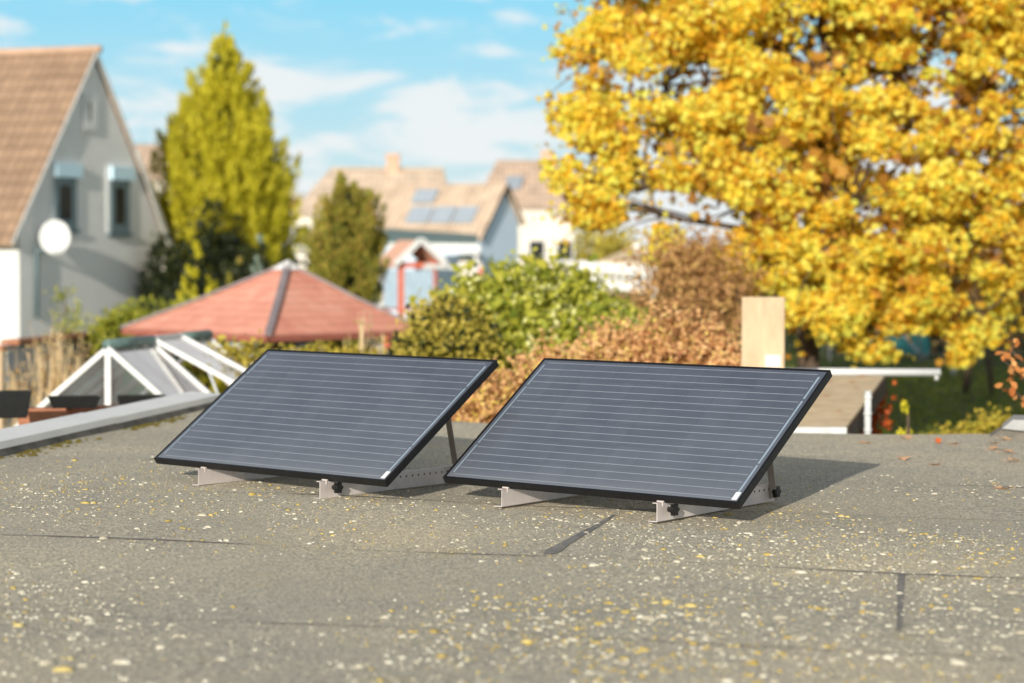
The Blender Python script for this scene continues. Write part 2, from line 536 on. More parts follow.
dust_sheen = mth('ADD', mth('ADD', mth('MULTIPLY', rdu.outputs['Color'], 0.16), low), edge, True)
cc = mixc(nt, cc, (0.24, 0.255, 0.28), dust_sheen)
nt.links.new(cc, b.inputs['Base Color'])
nt.links.new(b.outputs['BSDF'], out.inputs['Surface'])
M['cells'] = m

# ------------------------------------------------------------------ foliage generators
MAPLE = np.array([(0, -0.5, 0), (0.16, -0.28, .04), (0.5, -0.22, .12), (0.30, -0.02, .07), (0.48, 0.22, .11), (0.17, 0.18, .04), (0, 0.55, 0),
                  (-0.17, 0.18, .04), (-0.48, 0.22, .11), (-0.30, -0.02, .07), (-0.5, -0.22, .12), (-0.16, -0.28, .04)], float)
OVAL = np.array([(0, -0.5, 0), (0.22, -0.22, .05), (0.25, 0.1, .06), (0, 0.5, -.05), (-0.25, 0.1, .06), (-0.22, -0.22, .05)], float)
RHOMB = np.array([(0, -0.5, 0), (0.17, 0.0, .05), (0, 0.5, 0), (-0.17, 0.0, .05)], float)


LIGHT = np.array([-0.28, -0.90, 0.55])


def frames(n, up_bias=0.0, axis=None, spread=1.0, seek=1.1):
    """random orthonormal frames; axis: preferred direction of the leaf's long axis; blades turn towards the light"""
    if axis is None:
        y = rng.normal(size=(n, 3))
        y[:, 2] -= up_bias
    else:
        y = axis + rng.normal(size=(n, 3)) * spread
    y /= np.linalg.norm(y, axis=1)[:, None]
    t = rng.normal(size=(n, 3)) + LIGHT * seek
    x = np.cross(y, t)
    x /= np.linalg.norm(x, axis=1)[:, None] + 1e-9
    z = np.cross(x, y)
    return x, y, z


def leaves(P, size, tpl, up_bias=0.0, axis=None, spread=1.0):
    n = len(P)
    x, y, z = frames(n, up_bias, axis, spread)
    s = np.broadcast_to(np.asarray(size), (n,))[:, None, None]
    V = (tpl[None, :, 0:1] * x[:, None, :] + tpl[None, :, 1:2] * y[:, None, :] + tpl[None, :, 2:3] * z[:, None, :]) * s + P[:, None, :]
    return V.reshape(-1, 3)


def sphere_dirs(n):
    d = rng.normal(size=(n, 3))
    return d / np.linalg.norm(d, axis=1)[:, None]


def blob_points(blobs, n, clump_r, per, shell=0.55):
    """clumped points through the volume of ellipsoids [(centre, radii)], denser towards the surface"""
    vol = np.array([r[0] * r[1] * r[2] for _, r in blobs]) ** 0.72
    cnt = rng.multinomial(max(1, n // per), vol / vol.sum())
    out = []
    for (c, r), k in zip(blobs, cnt):
        if k == 0: continue
        d = sphere_dirs(k)
        rad = shell + (1 - shell) * rng.random(k) ** 0.6
        rad *= 1 + 0.10 * rng.normal(size=k)
        cen = np.array(c) + d * np.array(r) * rad[:, None]
        p = np.repeat(cen, per, axis=0)
        p = p + rng.normal(size=p.shape) * clump_r * np.array([1, 1, 0.7])
        out.append(p)
    return np.concatenate(out)


def limb(mb, p0, p1, r0, r1, wob=0.15, seg=6, n=7):
    p0, p1 = Vector(p0), Vector(p1)
    L = (p1 - p0).length
    pts, rad = [], []
    for i in range(seg + 1):
        t = i / seg
        p = p0.lerp(p1, t)
        k = math.sin(t * math.pi) * wob * L * 0.35
        p += Vector((random.uniform(-1, 1), random.uniform(-1, 1), random.uniform(-0.3, 0.9))) * k
        pts.append(p)
        rad.append(r0 + (r1 - r0) * t)
    mb.tube(pts, rad, n)
    return pts


def shrub(name, label, cat, blobs, n, size, mat, tpl=OVAL, group=None, clump=0.14, per=14, stems=5, shell=0.5, core=None):
    lo = min(c[2] - r[2] for c, r in blobs)
    cx = sum(c[0] for c, r in blobs) / len(blobs)
    cy = sum(c[1] for c, r in blobs) / len(blobs)
    gz = ground_z(cx, cy)
    t = thing(name, (cx, cy, gz), label, cat, group)
    P = blob_points(blobs, n, clump, per, shell)
    P = P[P[:, 2] > gz + 0.02]
    V = leaves(P, size * rng.uniform(0.7, 1.3, len(P)), tpl, 0.2)
    np_mesh('foliage', V, len(tpl), mat, t)
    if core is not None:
        # larger inner leaves, the shade inside painted by a darker colour
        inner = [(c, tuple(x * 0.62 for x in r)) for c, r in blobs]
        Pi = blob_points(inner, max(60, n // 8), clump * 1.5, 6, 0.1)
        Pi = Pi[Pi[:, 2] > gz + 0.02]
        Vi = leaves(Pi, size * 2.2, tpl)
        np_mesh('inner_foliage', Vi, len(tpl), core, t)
    mb = MB()
    for i in range(stems):
        c, r = blobs[i % len(blobs)]
        a = random.uniform(0, 6.28)
        base = Vector((c[0] + math.cos(a) * r[0] * 0.15, c[1] + math.sin(a) * r[1] * 0.15, ground_z(c[0], c[1]) - 0.02))
        tip = Vector((c[0] + math.cos(a) * r[0] * 0.45, c[1] + math.sin(a) * r[1] * 0.45, c[2] + r[2] * random.uniform(0.1, 0.55)))
        limb(mb, base, tip, 0.03, 0.008, 0.1, 5, 6)
        if stems <= 6:
            mb.build('stem', M['bark'], t, True)
            mb = MB()
    if stems > 6: mb.build('stem', M['bark'], t, True)
    return t


def conifer(name, label, base, h, prof, n_plumes, mat, per=110, leaf=0.12, core=True, plume=0.9, group=None, leaders=(), width=0.17):
    """prof: [(height fraction, radius)]; the crown is built of upright flame-shaped plumes around a shaded core"""
    base = Vector(base)
    t = thing(name, base, label, 'conifer', group)
    hs = np.array([p[0] for p in prof])
    rs = np.array([p[1] for p in prof])
    hh = np.linspace(0, 0.97, 200)
    w = np.interp(hh, hs, rs) + 0.05
    z = rng.choice(hh, n_plumes, p=w / w.sum()) + rng.random(n_plumes) / 200
    a = rng.random(n_plumes) * 2 * np.pi
    R_ = np.interp(z, hs, rs)
    rr_ = R_ * rng.uniform(0.58, 0.98, n_plumes) * (1 + 0.10 * np.sin(a * 4 + z * 15))
    L = plume * rng.uniform(0.55, 1.3, n_plumes) * (0.25 + 0.8 * R_ / rs.max())
    tilt = rng.uniform(0.18, 0.55, n_plumes)
    D = np.stack([np.cos(a) * tilt, np.sin(a) * tilt, np.ones(n_plumes)], 1) + rng.normal(size=(n_plumes, 3)) * 0.10
    D /= np.linalg.norm(D, axis=1)[:, None]
    A = np.stack([np.cos(a) * rr_, np.sin(a) * rr_, z * h - L * 0.35], 1)
    A[:, 2] = np.maximum(A[:, 2], 0.02)
    extra = [((dx, 0.0, hb), (0.0, 0.0, 1.0), ht - hb) for dx, hb, ht in leaders]
    if extra:
        A = np.concatenate([A, np.array([e[0] for e in extra])])
        D = np.concatenate([D, np.array([e[1] for e in extra])])
        L = np.concatenate([L, np.array([e[2] for e in extra])])
    n = len(A)
    q = rng.random((n, per)) ** 0.85
    wd = (width * plume * (0.6 + 0.5 * L / L.max()))[:, None] * (np.sin(np.clip(q * 0.92 + 0.10, 0, 1) * np.pi) ** 0.7)
    d = sphere_dirs(n * per).reshape(n, per, 3)
    P = A[:, None, :] + D[:, None, :] * (L[:, None] * q)[:, :, None] + d * (wd * rng.uniform(0.55, 1.05, (n, per)))[:, :, None]
    ax = np.repeat(D[:, None, :], per, 1) * 0.9 + d * 0.45
    P = P.reshape(-1, 3) + np.array(base)
    V = leaves(P, leaf * rng.uniform(0.7, 1.4, len(P)), RHOMB, axis=ax.reshape(-1, 3), spread=0.35)
    np_mesh('crown', V, 4, mat, t)
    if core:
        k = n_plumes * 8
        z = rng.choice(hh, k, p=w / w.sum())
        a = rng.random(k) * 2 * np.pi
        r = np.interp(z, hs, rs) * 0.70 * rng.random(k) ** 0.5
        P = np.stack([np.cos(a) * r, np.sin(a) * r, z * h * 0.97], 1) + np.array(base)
        np_mesh('inner_foliage', leaves(P, leaf * 3.2, RHOMB), 4, M['leaf_dark'], t)  # near-black leaves paint the shade inside the crown
    mb = MB()
    mb.tube([base + Vector((0, 0, -0.05)), base + Vector((0.02, 0, h * 0.5)), base + Vector((0, 0, h * 0.93))], [0.03 * h * 0.8, 0.02 * h * 0.8, 0.01], 8)
    mb.build('trunk', M['bark'], t, True)
    return t


def twig_shrub(name, label, base, height, width, n, mat, leaf=None, nleaf=0, lsize=0.05, group=None, r0=0.012, depth=0.5):
    base = Vector(base)
    t = thing(name, base, label, 'shrub', group)
    mb = MB()
    tips = []
    for i in range(n):
        a = random.uniform(-1, 1)
        d = random.uniform(-1, 1) * depth
        b0 = base + Vector((a * width * 0.12, d * width * 0.12, -0.03))
        tip = base + Vector((a * width * 0.5, d * width * 0.5, height * random.uniform(0.72, 1.0) * (1 - 0.25 * abs(a))))
        pts = limb(mb, b0, tip, r0 * random.uniform(0.8, 1.3), r0 * 0.34, 0.10, 6, 5)
        for k in range(random.randint(3, 6)):
            q = pts[random.randint(2, 5)]
            e = q + Vector((random.uniform(-1, 1) * width * 0.13, random.uniform(-1, 1) * width * 0.13, random.uniform(0.1, 0.28) * height))
            limb(mb, q, e, r0 * 0.35, r0 * 0.12, 0.08, 3, 4)
            tips.append(e)
        tips.append(tip)
        tips += pts[3:]
    mb.build('stem', mat, t, True)
    if leaf:
        T = np.array([list(random.choice(tips)) for _ in range(nleaf)])
        P = T + rng.normal(size=T.shape) * 0.05
        np_mesh('foliage', leaves(P, lsize * rng.uniform(0.6, 1.3, nleaf), OVAL), 6, leaf, t)
    return t


# ------------------------------------------------------------------ world, sun, camera
SUN_AZ, SUN_EL = R(15.6), R(15.6)            # the light travels away from the camera and a little to the right
w = bpy.data.worlds.new('World')
sc.world = w
w.use_nodes = True
nt = w.node_tree
for n in list(nt.nodes): nt.nodes.remove(n)
wo = nt.nodes.new('ShaderNodeOutputWorld')
sky = nt.nodes.new('ShaderNodeTexSky')
sky.sky_type = 'NISHITA'
sky.sun_disc = False
sky.sun_elevation = SUN_EL
sky.sun_rotation = math.pi + SUN_AZ
sky.altitude = 50
sky.air_density = 1.0
sky.dust_density = 0.6
sky.ozone_density = 1.5
tc = nt.nodes.new('ShaderNodeTexCoord')
sp = nt.nodes.new('ShaderNodeSeparateXYZ')
nt.links.new(tc.outputs['Generated'], sp.inputs[0])
grad = ramp(nt, [(0.0, (7.6, 8.6, 8.9)), (0.05, (5.2, 8.0, 9.2)), (0.125, (2.4, 7.2, 9.8)), (0.17, (4.6, 7.8, 9.6)), (0.26, (14.0, 13.6, 13.0)), (0.40, (9.0, 8.9, 8.8)), (0.62, (1.5, 1.9, 2.5)), (1.0, (0.9, 1.3, 1.9))])  # bright band above the view, dark zenith: shaped to fill shaded walls
nt.links.new(sp.outputs['Z'], grad.inputs['Fac'])
tint = mixc(nt, grad.outputs['Color'], sky.outputs['Color'], 0.15)
bg = nt.nodes.new('ShaderNodeBackground')
bg.inputs['Strength'].default_value = 0.1
nt.links.new(tint, bg.inputs['Color'])


def wm(op, a, b_=None, c_=None, clamp=False):
    n = nt.nodes.new('ShaderNodeMath')
    n.operation = op
    n.use_clamp = clamp
    for i, v in enumerate((a, b_, c_)):
        if v is None: continue
        if isinstance(v, (int, float)): n.inputs[i].default_value = v
        else: nt.links.new(v, n.inputs[i])
    return n.outputs[0]


zz = sp.outputs['Z']
# cloud sheet seen at a shallow angle
mp = nt.nodes.new('ShaderNodeMapping')
mp.inputs['Scale'].default_value = (1.0, 1.0, 3.1)
mp.inputs['Location'].default_value = (0.35, 0.0, 0.12)
mp.inputs['Rotation'].default_value = (0, R(14), 0)
nt.links.new(tc.outputs['Generated'], mp.inputs['Vector'])
cn = nt.nodes.new('ShaderNodeTexNoise')
cn.inputs['Scale'].default_value = 15.0
cn.inputs['Detail'].default_value = 9
cn.inputs['Roughness'].default_value = 0.60
cn.inputs['Distortion'].default_value = 0.6
nt.links.new(mp.outputs['Vector'], cn.inputs['Vector'])
# more cloud towards the horizon
lift = wm('MAXIMUM', wm('MULTIPLY', wm('SUBTRACT', 0.095, zz), 2.0), -0.03)
cov = wm('ADD', cn.outputs['Fac'], lift)
mr = nt.nodes.new('ShaderNodeMapRange')
mr.interpolation_type = 'SMOOTHSTEP'
mr.inputs[1].default_value = 0.47
mr.inputs[2].default_value = 0.66
mr.inputs[3].default_value = 0.0
mr.inputs[4].default_value = 0.88
nt.links.new(cov, mr.inputs[0])
high = nt.nodes.new('ShaderNodeMapRange')          # clearer sky overhead
high.inputs[1].default_value = 0.20
high.inputs[2].default_value = 0.55
high.inputs[3].default_value = 1.0
high.inputs[4].default_value = 0.12
nt.links.new(zz, high.inputs[0])
mask = wm('MULTIPLY', mr.outputs[0], high.outputs[0])
cb = nt.nodes.new('ShaderNodeBackground')
cb.inputs['Color'].default_value = (0.90, 0.92, 0.92, 1)
cb.inputs['Strength'].default_value = 1.0
ms = nt.nodes.new('ShaderNodeMixShader')
nt.links.new(mask, ms.inputs[0])
nt.links.new(bg.outputs[0], ms.inputs[1])
nt.links.new(cb.outputs[0], ms.inputs[2])
nt.links.new(ms.outputs[0], wo.inputs['Surface'])

sl = bpy.data.lights.new('sun', 'SUN')
sl.energy = 5.0
sl.angle = R(0.53)
sl.color = (1.0, 0.94, 0.83)
so = bpy.data.objects.new('sun', sl)
COL.objects.link(so)
sd = Vector((math.sin(SUN_AZ) * math.cos(SUN_EL), math.cos(SUN_AZ) * math.cos(SUN_EL), -math.sin(SUN_EL)))
so.rotation_euler = sd.to_track_quat('-Z', 'Y').to_euler()
so.location = (-20, -60, 40)

cd = bpy.data.cameras.new('camera')
cd.sensor_width = 36
cd.lens = F / 1024 * 36
cd.clip_end = 5000
cd.dof.use_dof = True
cd.dof.focus_distance = 9.75
cd.dof.aperture_fstop = 1.75
co = bpy.data.objects.new('camera', cd)
COL.objects.link(co)
co.location = (0, 0, CAMZ)
co.rotation_euler = (Matrix.Rotation(math.pi / 2 - PITCH, 4, 'X') @ Matrix.Rotation(ROLL, 4, 'Z')).to_euler()
sc.camera = co
sc.view_settings.view_transform = 'Standard'
sc.view_settings.look = 'None'
sc.view_settings.exposure = 0
sc.view_settings.gamma = 1
sc.cycles.max_bounces = 8
sc.cycles.transparent_max_bounces = 16
sc.cycles.use_denoising = True

# ------------------------------------------------------------------ ground
m, nt, out = nodes_of('garden_ground')
b = nt.nodes.new('ShaderNodeBsdfPrincipled')
b.inputs['Roughness'].default_value = 0.95
b.inputs['Specular IOR Level'].default_value = 0.1
n1 = noise(nt, 0.35, 6, 0.65)
r1 = ramp(nt, [(0.35, (0.055, 0.085, 0.016)), (0.55, (0.10, 0.13, 0.022)), (0.72, (0.16, 0.12, 0.04))])
nt.links.new(n1.outputs['Fac'], r1.inputs['Fac'])
n2 = noise(nt, 14, 4, 0.7)
r2 = ramp(nt, [(0.3, (0.5, 0.5, 0.5)), (0.7, (1.4, 1.35, 1.2))])
nt.links.new(n2.outputs['Fac'], r2.inputs['Fac'])
cc = mixc(nt, r1.outputs['Color'], r2.outputs['Color'], 0.9, 'MULTIPLY')
nt.links.new(cc, b.inputs['Base Color'])
nt.links.new(b.outputs['BSDF'], out.inputs['Surface'])
M['ground'] = m
mb = MB()
xs = [-1500, -300, -60, -30, -15, -8, -4, -2, -1] + [i * 0.5 for i in range(0, 9)] + [6, 9, 15, 30, 60, 300, 1500]
ys = [-300, -60, -20, 0, 10] + [16 + i for i in range(0, 16)] + [36, 44, 60, 90, 140, 300, 800, 2500]
for y in ys:
    for x in xs: mb.v.append((x, y, ground_z(x, y)))
for j in range(len(ys) - 1):
    for i in range(len(xs) - 1):
        a = j * len(xs) + i
        mb.f.append([a, a + 1, a + 1 + len(xs), a + len(xs)])
        mb.m.append(0)
tag(mb.build('ground', M['ground'], None, True), kind='structure')

# ------------------------------------------------------------------ the flat roof we look across


def rz(x, y):
    return ROOF + 0.006 * math.sin(x * 1.7 + 0.6) * math.sin(y * 1.1) + 0.004 * math.sin(x * 3.9 + y * 2.3)


roof_outline = [(-5.60, -3.0), (-3.05, 12.3), (-2.33, 16.4), (-2.0, 15.95), (-0.37, 14.97), (0.9, 14.32), (1.9, 14.06), (3.3, 14.06), (7.0, 13.3), (7.0, -3.0)]
bld = thing('flat_roof_building', (0, 6, 0), 'flat felt roof spotted with lichen carrying the two solar panels', 'building')


def clip_row(y, xl, xr):
    return xl, xr


def edge_x(y):     # left limit of the roof at depth y
    if y < 12.3: return -5.60 + (y + 3.0) * (2.55 / 15.3)
    return -3.05 + (y - 12.3) * (0.72 / 4.1)


def far_y(x):      # far limit at x
    pts = [(-2.33, 16.4), (-2.0, 15.95), (-0.37, 14.97), (0.9, 14.32), (1.9, 14.06), (3.3, 14.06), (7.0, 13.3)]
    if x <= pts[0][0]: return pts[0][1]
    for (x0, y0), (x1, y1) in zip(pts, pts[1:]):
        if x <= x1: return y0 + (y1 - y0) * (x - x0) / (x1 - x0)
    return pts[-1][1]


mb = MB()
NX, NY = 90, 120
for j in range(NY + 1):
    t = j / NY
    for i in range(NX + 1):
        s = i / NX
        x = -2.33 + s * 9.33
        ytop = far_y(x)
        y = -3.0 + t * (ytop + 3.0)
        # shear the left side to the parapet line
        xl = edge_x(y)
        xx = xl + (x + 2.33) / 9.33 * (7.0 - xl)
        mb.v.append((xx, y, rz(xx, y)))
for j in range(NY):
    for i in range(NX):
        a = j * (NX + 1) + i
        mb.f.append([a, a + 1, a + NX + 2, a + NX + 1])
        mb.m.append(0)
mb.build('roof_felt', M['felt'], bld, True)
mb = MB()
mb.prism([(x, y, ROOF - 0.28) for x, y in roof_outline], (0, 0, 0.25))
mb.build('roof_edge', M['felt_edge'], bld)
inset = [(-5.4, -2.8), (-2.9, 12.3), (-2.2, 16.0), (-0.4, 14.75), (1.9, 13.85), (3.3, 13.85), (6.8, 13.1), (6.8, -2.8)]
mb = MB()
mb.prism([(x, y, 0.0) for x, y in inset], (0, 0, ROOF - 0.28))
mb.build('wall', M['plaster_cream'], bld)

# left parapet: felt upstand, zinc capping with joints
d = Vector((2.55, 15.3, 0)).normalized()
nrm = Vector((d.y, -d.x, 0))           # towards the roof
p0, p1, p2 = Vector((-5.60, -3.0, 0)), Vector((-3.05, 12.3, 0)), Vector((-2.33, 16.45, 0))
mb = MB()
mb.add([(p1.x - .02, p1.y, 0)], [])
prof = [(-0.16, -0.05), (0.11, -0.05), (0.07, 0.02), (0.02, 0.07), (-0.16, 0.08)]


def sweep(mb, path, prof, mi=0, z0=ROOF):
    n = len(prof)
    vs = []
    for i, p in enumerate(path):
        a = (path[min(i + 1, len(path) - 1)] - path[max(i - 1, 0)]).normalized()
        q = Vector((a.y, -a.x, 0))
        for (u, z) in prof: vs.append((p.x + q.x * u, p.y + q.y * u, z0 + z))
    fs = []
    for i in range(len(path) - 1):
        for k in range(n):
            k2 = (k + 1) % n
            fs.append((i * n + k, i * n + k2, (i + 1) * n + k2, (i + 1) * n + k))
    fs.append(list(range(n)))
    fs.append([(len(path) - 1) * n + k for k in range(n)][::-1])
    mb.add(vs, fs, mi)


mb = MB()
sweep(mb, [p0, p1, p2], prof)
par = mb.build('parapet', M['felt_edge'], bld)
cap_prof = [(-0.19, 0.02), (-0.185, 0.02), (-0.185, 0.089), (0.0, 0.080), (0.052, 0.038), (0.062, 0.040), (0.058, 0.084), (-0.19, 0.106)]
path = [p0, p1, p2]
segs = [(p0, p0.lerp(p1, 0.5)), (p0.lerp(p1, 0.5), p0.lerp(p1, 0.93)), (p0.lerp(p1, 0.93), p1.lerp(p2, 0.45)), (p1.lerp(p2, 0.45), p2)]
for i, (a, b_) in enumerate(segs):
    mb = MB()
    g = (b_ - a).normalized() * 0.004
    pl = [a + g, b_ - g]
    if i == 2: pl = [a + g, p1, b_ - g]
    sweep(mb, pl, [(u, z + (0.0 if i % 2 else 0.004)) for u, z in cap_prof])
    mb.build('capping', M['flashing'], par)
# right-hand end: short raised kerb with zinc cap along the far edge
q0 = at_z(984, 435, ROOF)
q0 = Vector((q0.x, 13.95, 0))
ax = Vector((0.97, -0.24, 0)).normalized()
sd_ = Vector((0.24, 0.97, 0)).normalized()
mb = MB()
prof3 = []
a0 = q0 - sd_ * 0.17
vs = [a0 + Vector((0, 0, ROOF - 0.02)), a0 + sd_ * 0.35 + Vector((0, 0, ROOF - 0.02)),
      a0 + ax * 0.17 + Vector((0, 0, ROOF + 0.10)), a0 + ax * 0.17 + sd_ * 0.35 + Vector((0, 0, ROOF + 0.10)),
      a0 + ax * 3.4 + Vector((0, 0, ROOF - 0.02)), a0 + ax * 3.4 + sd_ * 0.35 + Vector((0, 0, ROOF - 0.02)),
      a0 + ax * 3.4 + Vector((0, 0, ROOF + 0.10)), a0 + ax * 3.4 + sd_ * 0.35 + Vector((0, 0, ROOF + 0.10))]
mb.add(vs, [(0, 2, 3, 1), (2, 6, 7, 3), (0, 4, 6, 2), (1, 3, 7, 5), (4, 5, 7, 6), (0, 1, 5, 4)])
kb = mb.build('raised_kerb', M['felt_edge'], bld)
mb = MB()
c0 = a0 + ax * 0.11 - sd_ * 0.04
mb.add([c0 + Vector((0, 0, ROOF + 0.065)), c0 + ax * 0.07 + Vector((0, 0, ROOF + 0.125)), c0 + ax * 3.3 + Vector((0, 0, ROOF + 0.125)),
        c0 + ax * 3.3 + Vector((0, 0, ROOF + 0.055)), c0 + ax * 0.12 + Vector((0, 0, ROOF + 0.055)),
        c0 + sd_ * 0.43 + Vector((0, 0, ROOF + 0.065)), c0 + sd_ * 0.43 + ax * 0.07 + Vector((0, 0, ROOF + 0.125)), c0 + sd_ * 0.43 + ax * 3.3 + Vector((0, 0, ROOF + 0.125))],
       [(1, 0, 5, 6), (2, 1, 6, 7), (0, 1, 2, 3, 4)])
mb.build('capping', M['felt_edge2'], kb)

# felt laps: dark bitumen lines with lap shadow painted in, two cross joints
mb = MB()


def lap(p, q, w0, w1, skip=0.0, step=0.05, wave=1.0):
    p, q = Vector((*p, 0)), Vector((*q, 0))
    L = (q - p).length
    dd = (q - p) / L
    nn = Vector((-dd.y, dd.x, 0))
    k = int(L / step)
    ph = random.uniform(0, 50)
    pr = None
    for i in range(k + 1):
        s = i / k
        wv = 0.7 * (1 - wave) + wave * 0.5 + wave * 0.3 * math.sin(i * 0.21 + ph) + wave * 0.25 * math.sin(i * 0.067 + ph * 2) + random.uniform(-.1, .1)
        wd = (w0 + (w1 - w0) * s) * max(0.0, wv - skip) * 1.4
        c_ = p + dd * (L * s) + nn * (0.008 * math.sin(i * 0.09 + ph))
        wd = max(wd, 0.0065 if wave > 0 else 0.001)
        a = c_ - nn * wd / 2
        b2 = c_ + nn * wd / 2
        cur = ((a.x, a.y, rz(a.x, a.y) + 0.003), (b2.x, b2.y, rz(b2.x, b2.y) + 0.003))
        if pr: mb.add([pr[0], cur[0], cur[1], pr[1]], [(0, 1, 2, 3)])
        pr = cur


def seam_y(x, c0): return c0 - 0.268 * x


for c0, w_, sk in ((8.33, 0.034, 0.22), (10.07, 0.030, 0.34), (11.53, 0.026, 0.40), (13.0, 0.02, 0.5), (6.62, 0.022, 0.45), (4.9, .02, .4)):
    mb = MB()
    xl_ = max(-2.9, -0.3 * c0)
    lap((xl_, seam_y(xl_, c0)), (3.8, seam_y(3.8, c0)), w_, w_, sk)
    mb.build('felt_lap', M['tar'], bld)
for jp, jq, j0, j1, sk in (((0.47, 9.72), (0.16, 8.36), 0.014, 0.062, 0.0), ((1.49, 7.92), (1.23, 6.66), 0.030, 0.016, 0.0)):
    mb = MB()
    lap(jp, jq, j0, j1, sk, 0.04, 0.0 if sk == 0 else 1.0)
    mb.build('felt_joint', M['tar'], bld)

# moss along the foot of the parapet
mb = MB()
for i in range(420):
    s = random.random()
    base = p1.lerp(p2, s) if random.random() < 0.6 else p0.lerp(p1, 0.75 + 0.25 * s)
    off = nrm * (0.10 + abs(random.gauss(0, 0.07)))
    c_ = base + off
    if math.sin(c_.y * 3.1) + random.uniform(-0.6, 0.6) < 0.0: continue
    rr = random.uniform(0.008, 0.035)
    ns = 7
    ring = []
    for k in range(ns):
        t = 2 * math.pi * k / ns
        q = rr * random.uniform(0.7, 1.2)
        x, y = c_.x + math.cos(t) * q, c_.y + math.sin(t) * q
        ring.append((x, y, rz(x, y) + 0.001))
    top = (c_.x, c_.y, rz(c_.x, c_.y) + rr * 0.45)
    mb.add(ring + [top], [(k, (k + 1) % ns, ns) for k in range(ns)])
tag(mb.build('moss', M['moss'], None, True), kind='stuff')

# lichen: flat crusts, white and yellow, in drifts
lich = {'white': MB(), 'yellow': MB()}
NSP = 12000
placed = 0
hash_ = [(random.uniform(0, 6.28), random.uniform(0.5, 2.2), random.uniform(0.5, 2.2)) for _ in range(6)]


def drift(x, y):
    v = 0
    for i, (p, fx, fy) in enumerate(hash_):
        v += math.sin(x * fx * 1.6 + p + math.sin(y * fy + p * 2)) * math.sin(y * fy * 1.3 + p * 1.7)
    return v / 2.2


while placed < NSP:
    y = random.uniform(4.6, 13.6) if random.random() < 0.85 else random.uniform(5.0, 9.0)
    x = random.uniform(-0.27 * y - 0.3, 0.27 * y + 0.3)
    if x < edge_x(y) + 0.15 or y > far_y(x) - 0.2: continue
    dn = 0.42 + 0.5 * drift(x, y)
    # bare strip behind each lap, thick growth in front of the panels and bottom right
    dn += 0.5 * math.exp(-((y - (9.3 - 0.27 * x)) / 0.75) ** 2) + 0.35 * math.exp(-((x - 1.5) ** 2 / 0.5 + (y - 7.2) ** 2 / 0.6))
    dn += 0.12 * math.exp(-((y - 6.25) / 0.4) ** 2)
    dn -= 0.45 * math.exp(-((y - (7.75 - 0.27 * x)) / 0.35) ** 2) * (1 if x < 0.9 else 0.2)
    dn -= 0.8 * smooth(11.4, 13.2, y + 0.27 * x)
    if random.random() > dn: continue
    rr = min(0.024, 0.0050 * math.exp(random.gauss(-0.22, 0.52)))
    if y < 7.2: rr *= 1.25
    kind = 'yellow' if random.random() < (0.34 if y > 7 else 0.24) + 0.2 * math.sin(x * 2.3 + y * 1.1) else 'white'
    k0 = 1 if rr < 0.012 else random.randint(1, 3)
    for q in range(k0):
        cx_, cy_ = x + random.gauss(0, rr * 0.9) * (q > 0), y + random.gauss(0, rr * 0.9) * (q > 0)
        r2_ = rr * (1 if q == 0 else random.uniform(0.4, 0.8))
        ns = 9
        ring, inner = [], []
        ph = random.uniform(0, 6)
        zb = rz(cx_, cy_)
        hh_ = 0.0012 + r2_ * random.uniform(0.30, 0.55)
        for k in range(ns):
            t = 2 * math.pi * k / ns
            g = r2_ * (1 + 0.22 * math.sin(3 * t + ph) + random.uniform(-.16, .16))
            ring.append((cx_ + math.cos(t) * g, cy_ + math.sin(t) * g, rz(cx_ + math.cos(t) * g, cy_ + math.sin(t) * g) + 0.0005))
            inner.append((cx_ + math.cos(t) * g * 0.7, cy_ + math.sin(t) * g * 0.7, zb + hh_ * 0.8))
        lich[kind].add(ring + inner + [(cx_, cy_, zb + hh_)], [(k, (k + 1) % ns, ns + (k + 1) % ns, ns + k) for k in range(ns)] + [(ns + k, ns + (k + 1) % ns, 2 * ns) for k in range(ns)])
    placed += 1
M['lichen_white'] = leafmat('white_lichen', [(0.0, (0.50, 0.44, 0.32)), (0.6, (0.66, 0.60, 0.46)), (1.0, (0.76, 0.71, 0.57))], 0.0, 6, 0.2)
M['lichen_yellow'] = leafmat('yellow_lichen', [(0.0, (0.50, 0.36, 0.10)), (0.6, (0.62, 0.45, 0.12)), (1.0, (0.70, 0.58, 0.26))], 0.0, 6, 0.2)
tag(lich['white'].build('white_lichen', M['lichen_white'], None, True), kind='stuff')
tag(lich['yellow'].build('yellow_lichen', M['lichen_yellow'], None, True), kind='stuff')

# ------------------------------------------------------------------ solar panels
PL, PW, TILT, ZB, TH = 1.664, 0.99, R(33.63), 0.1144, 0.036


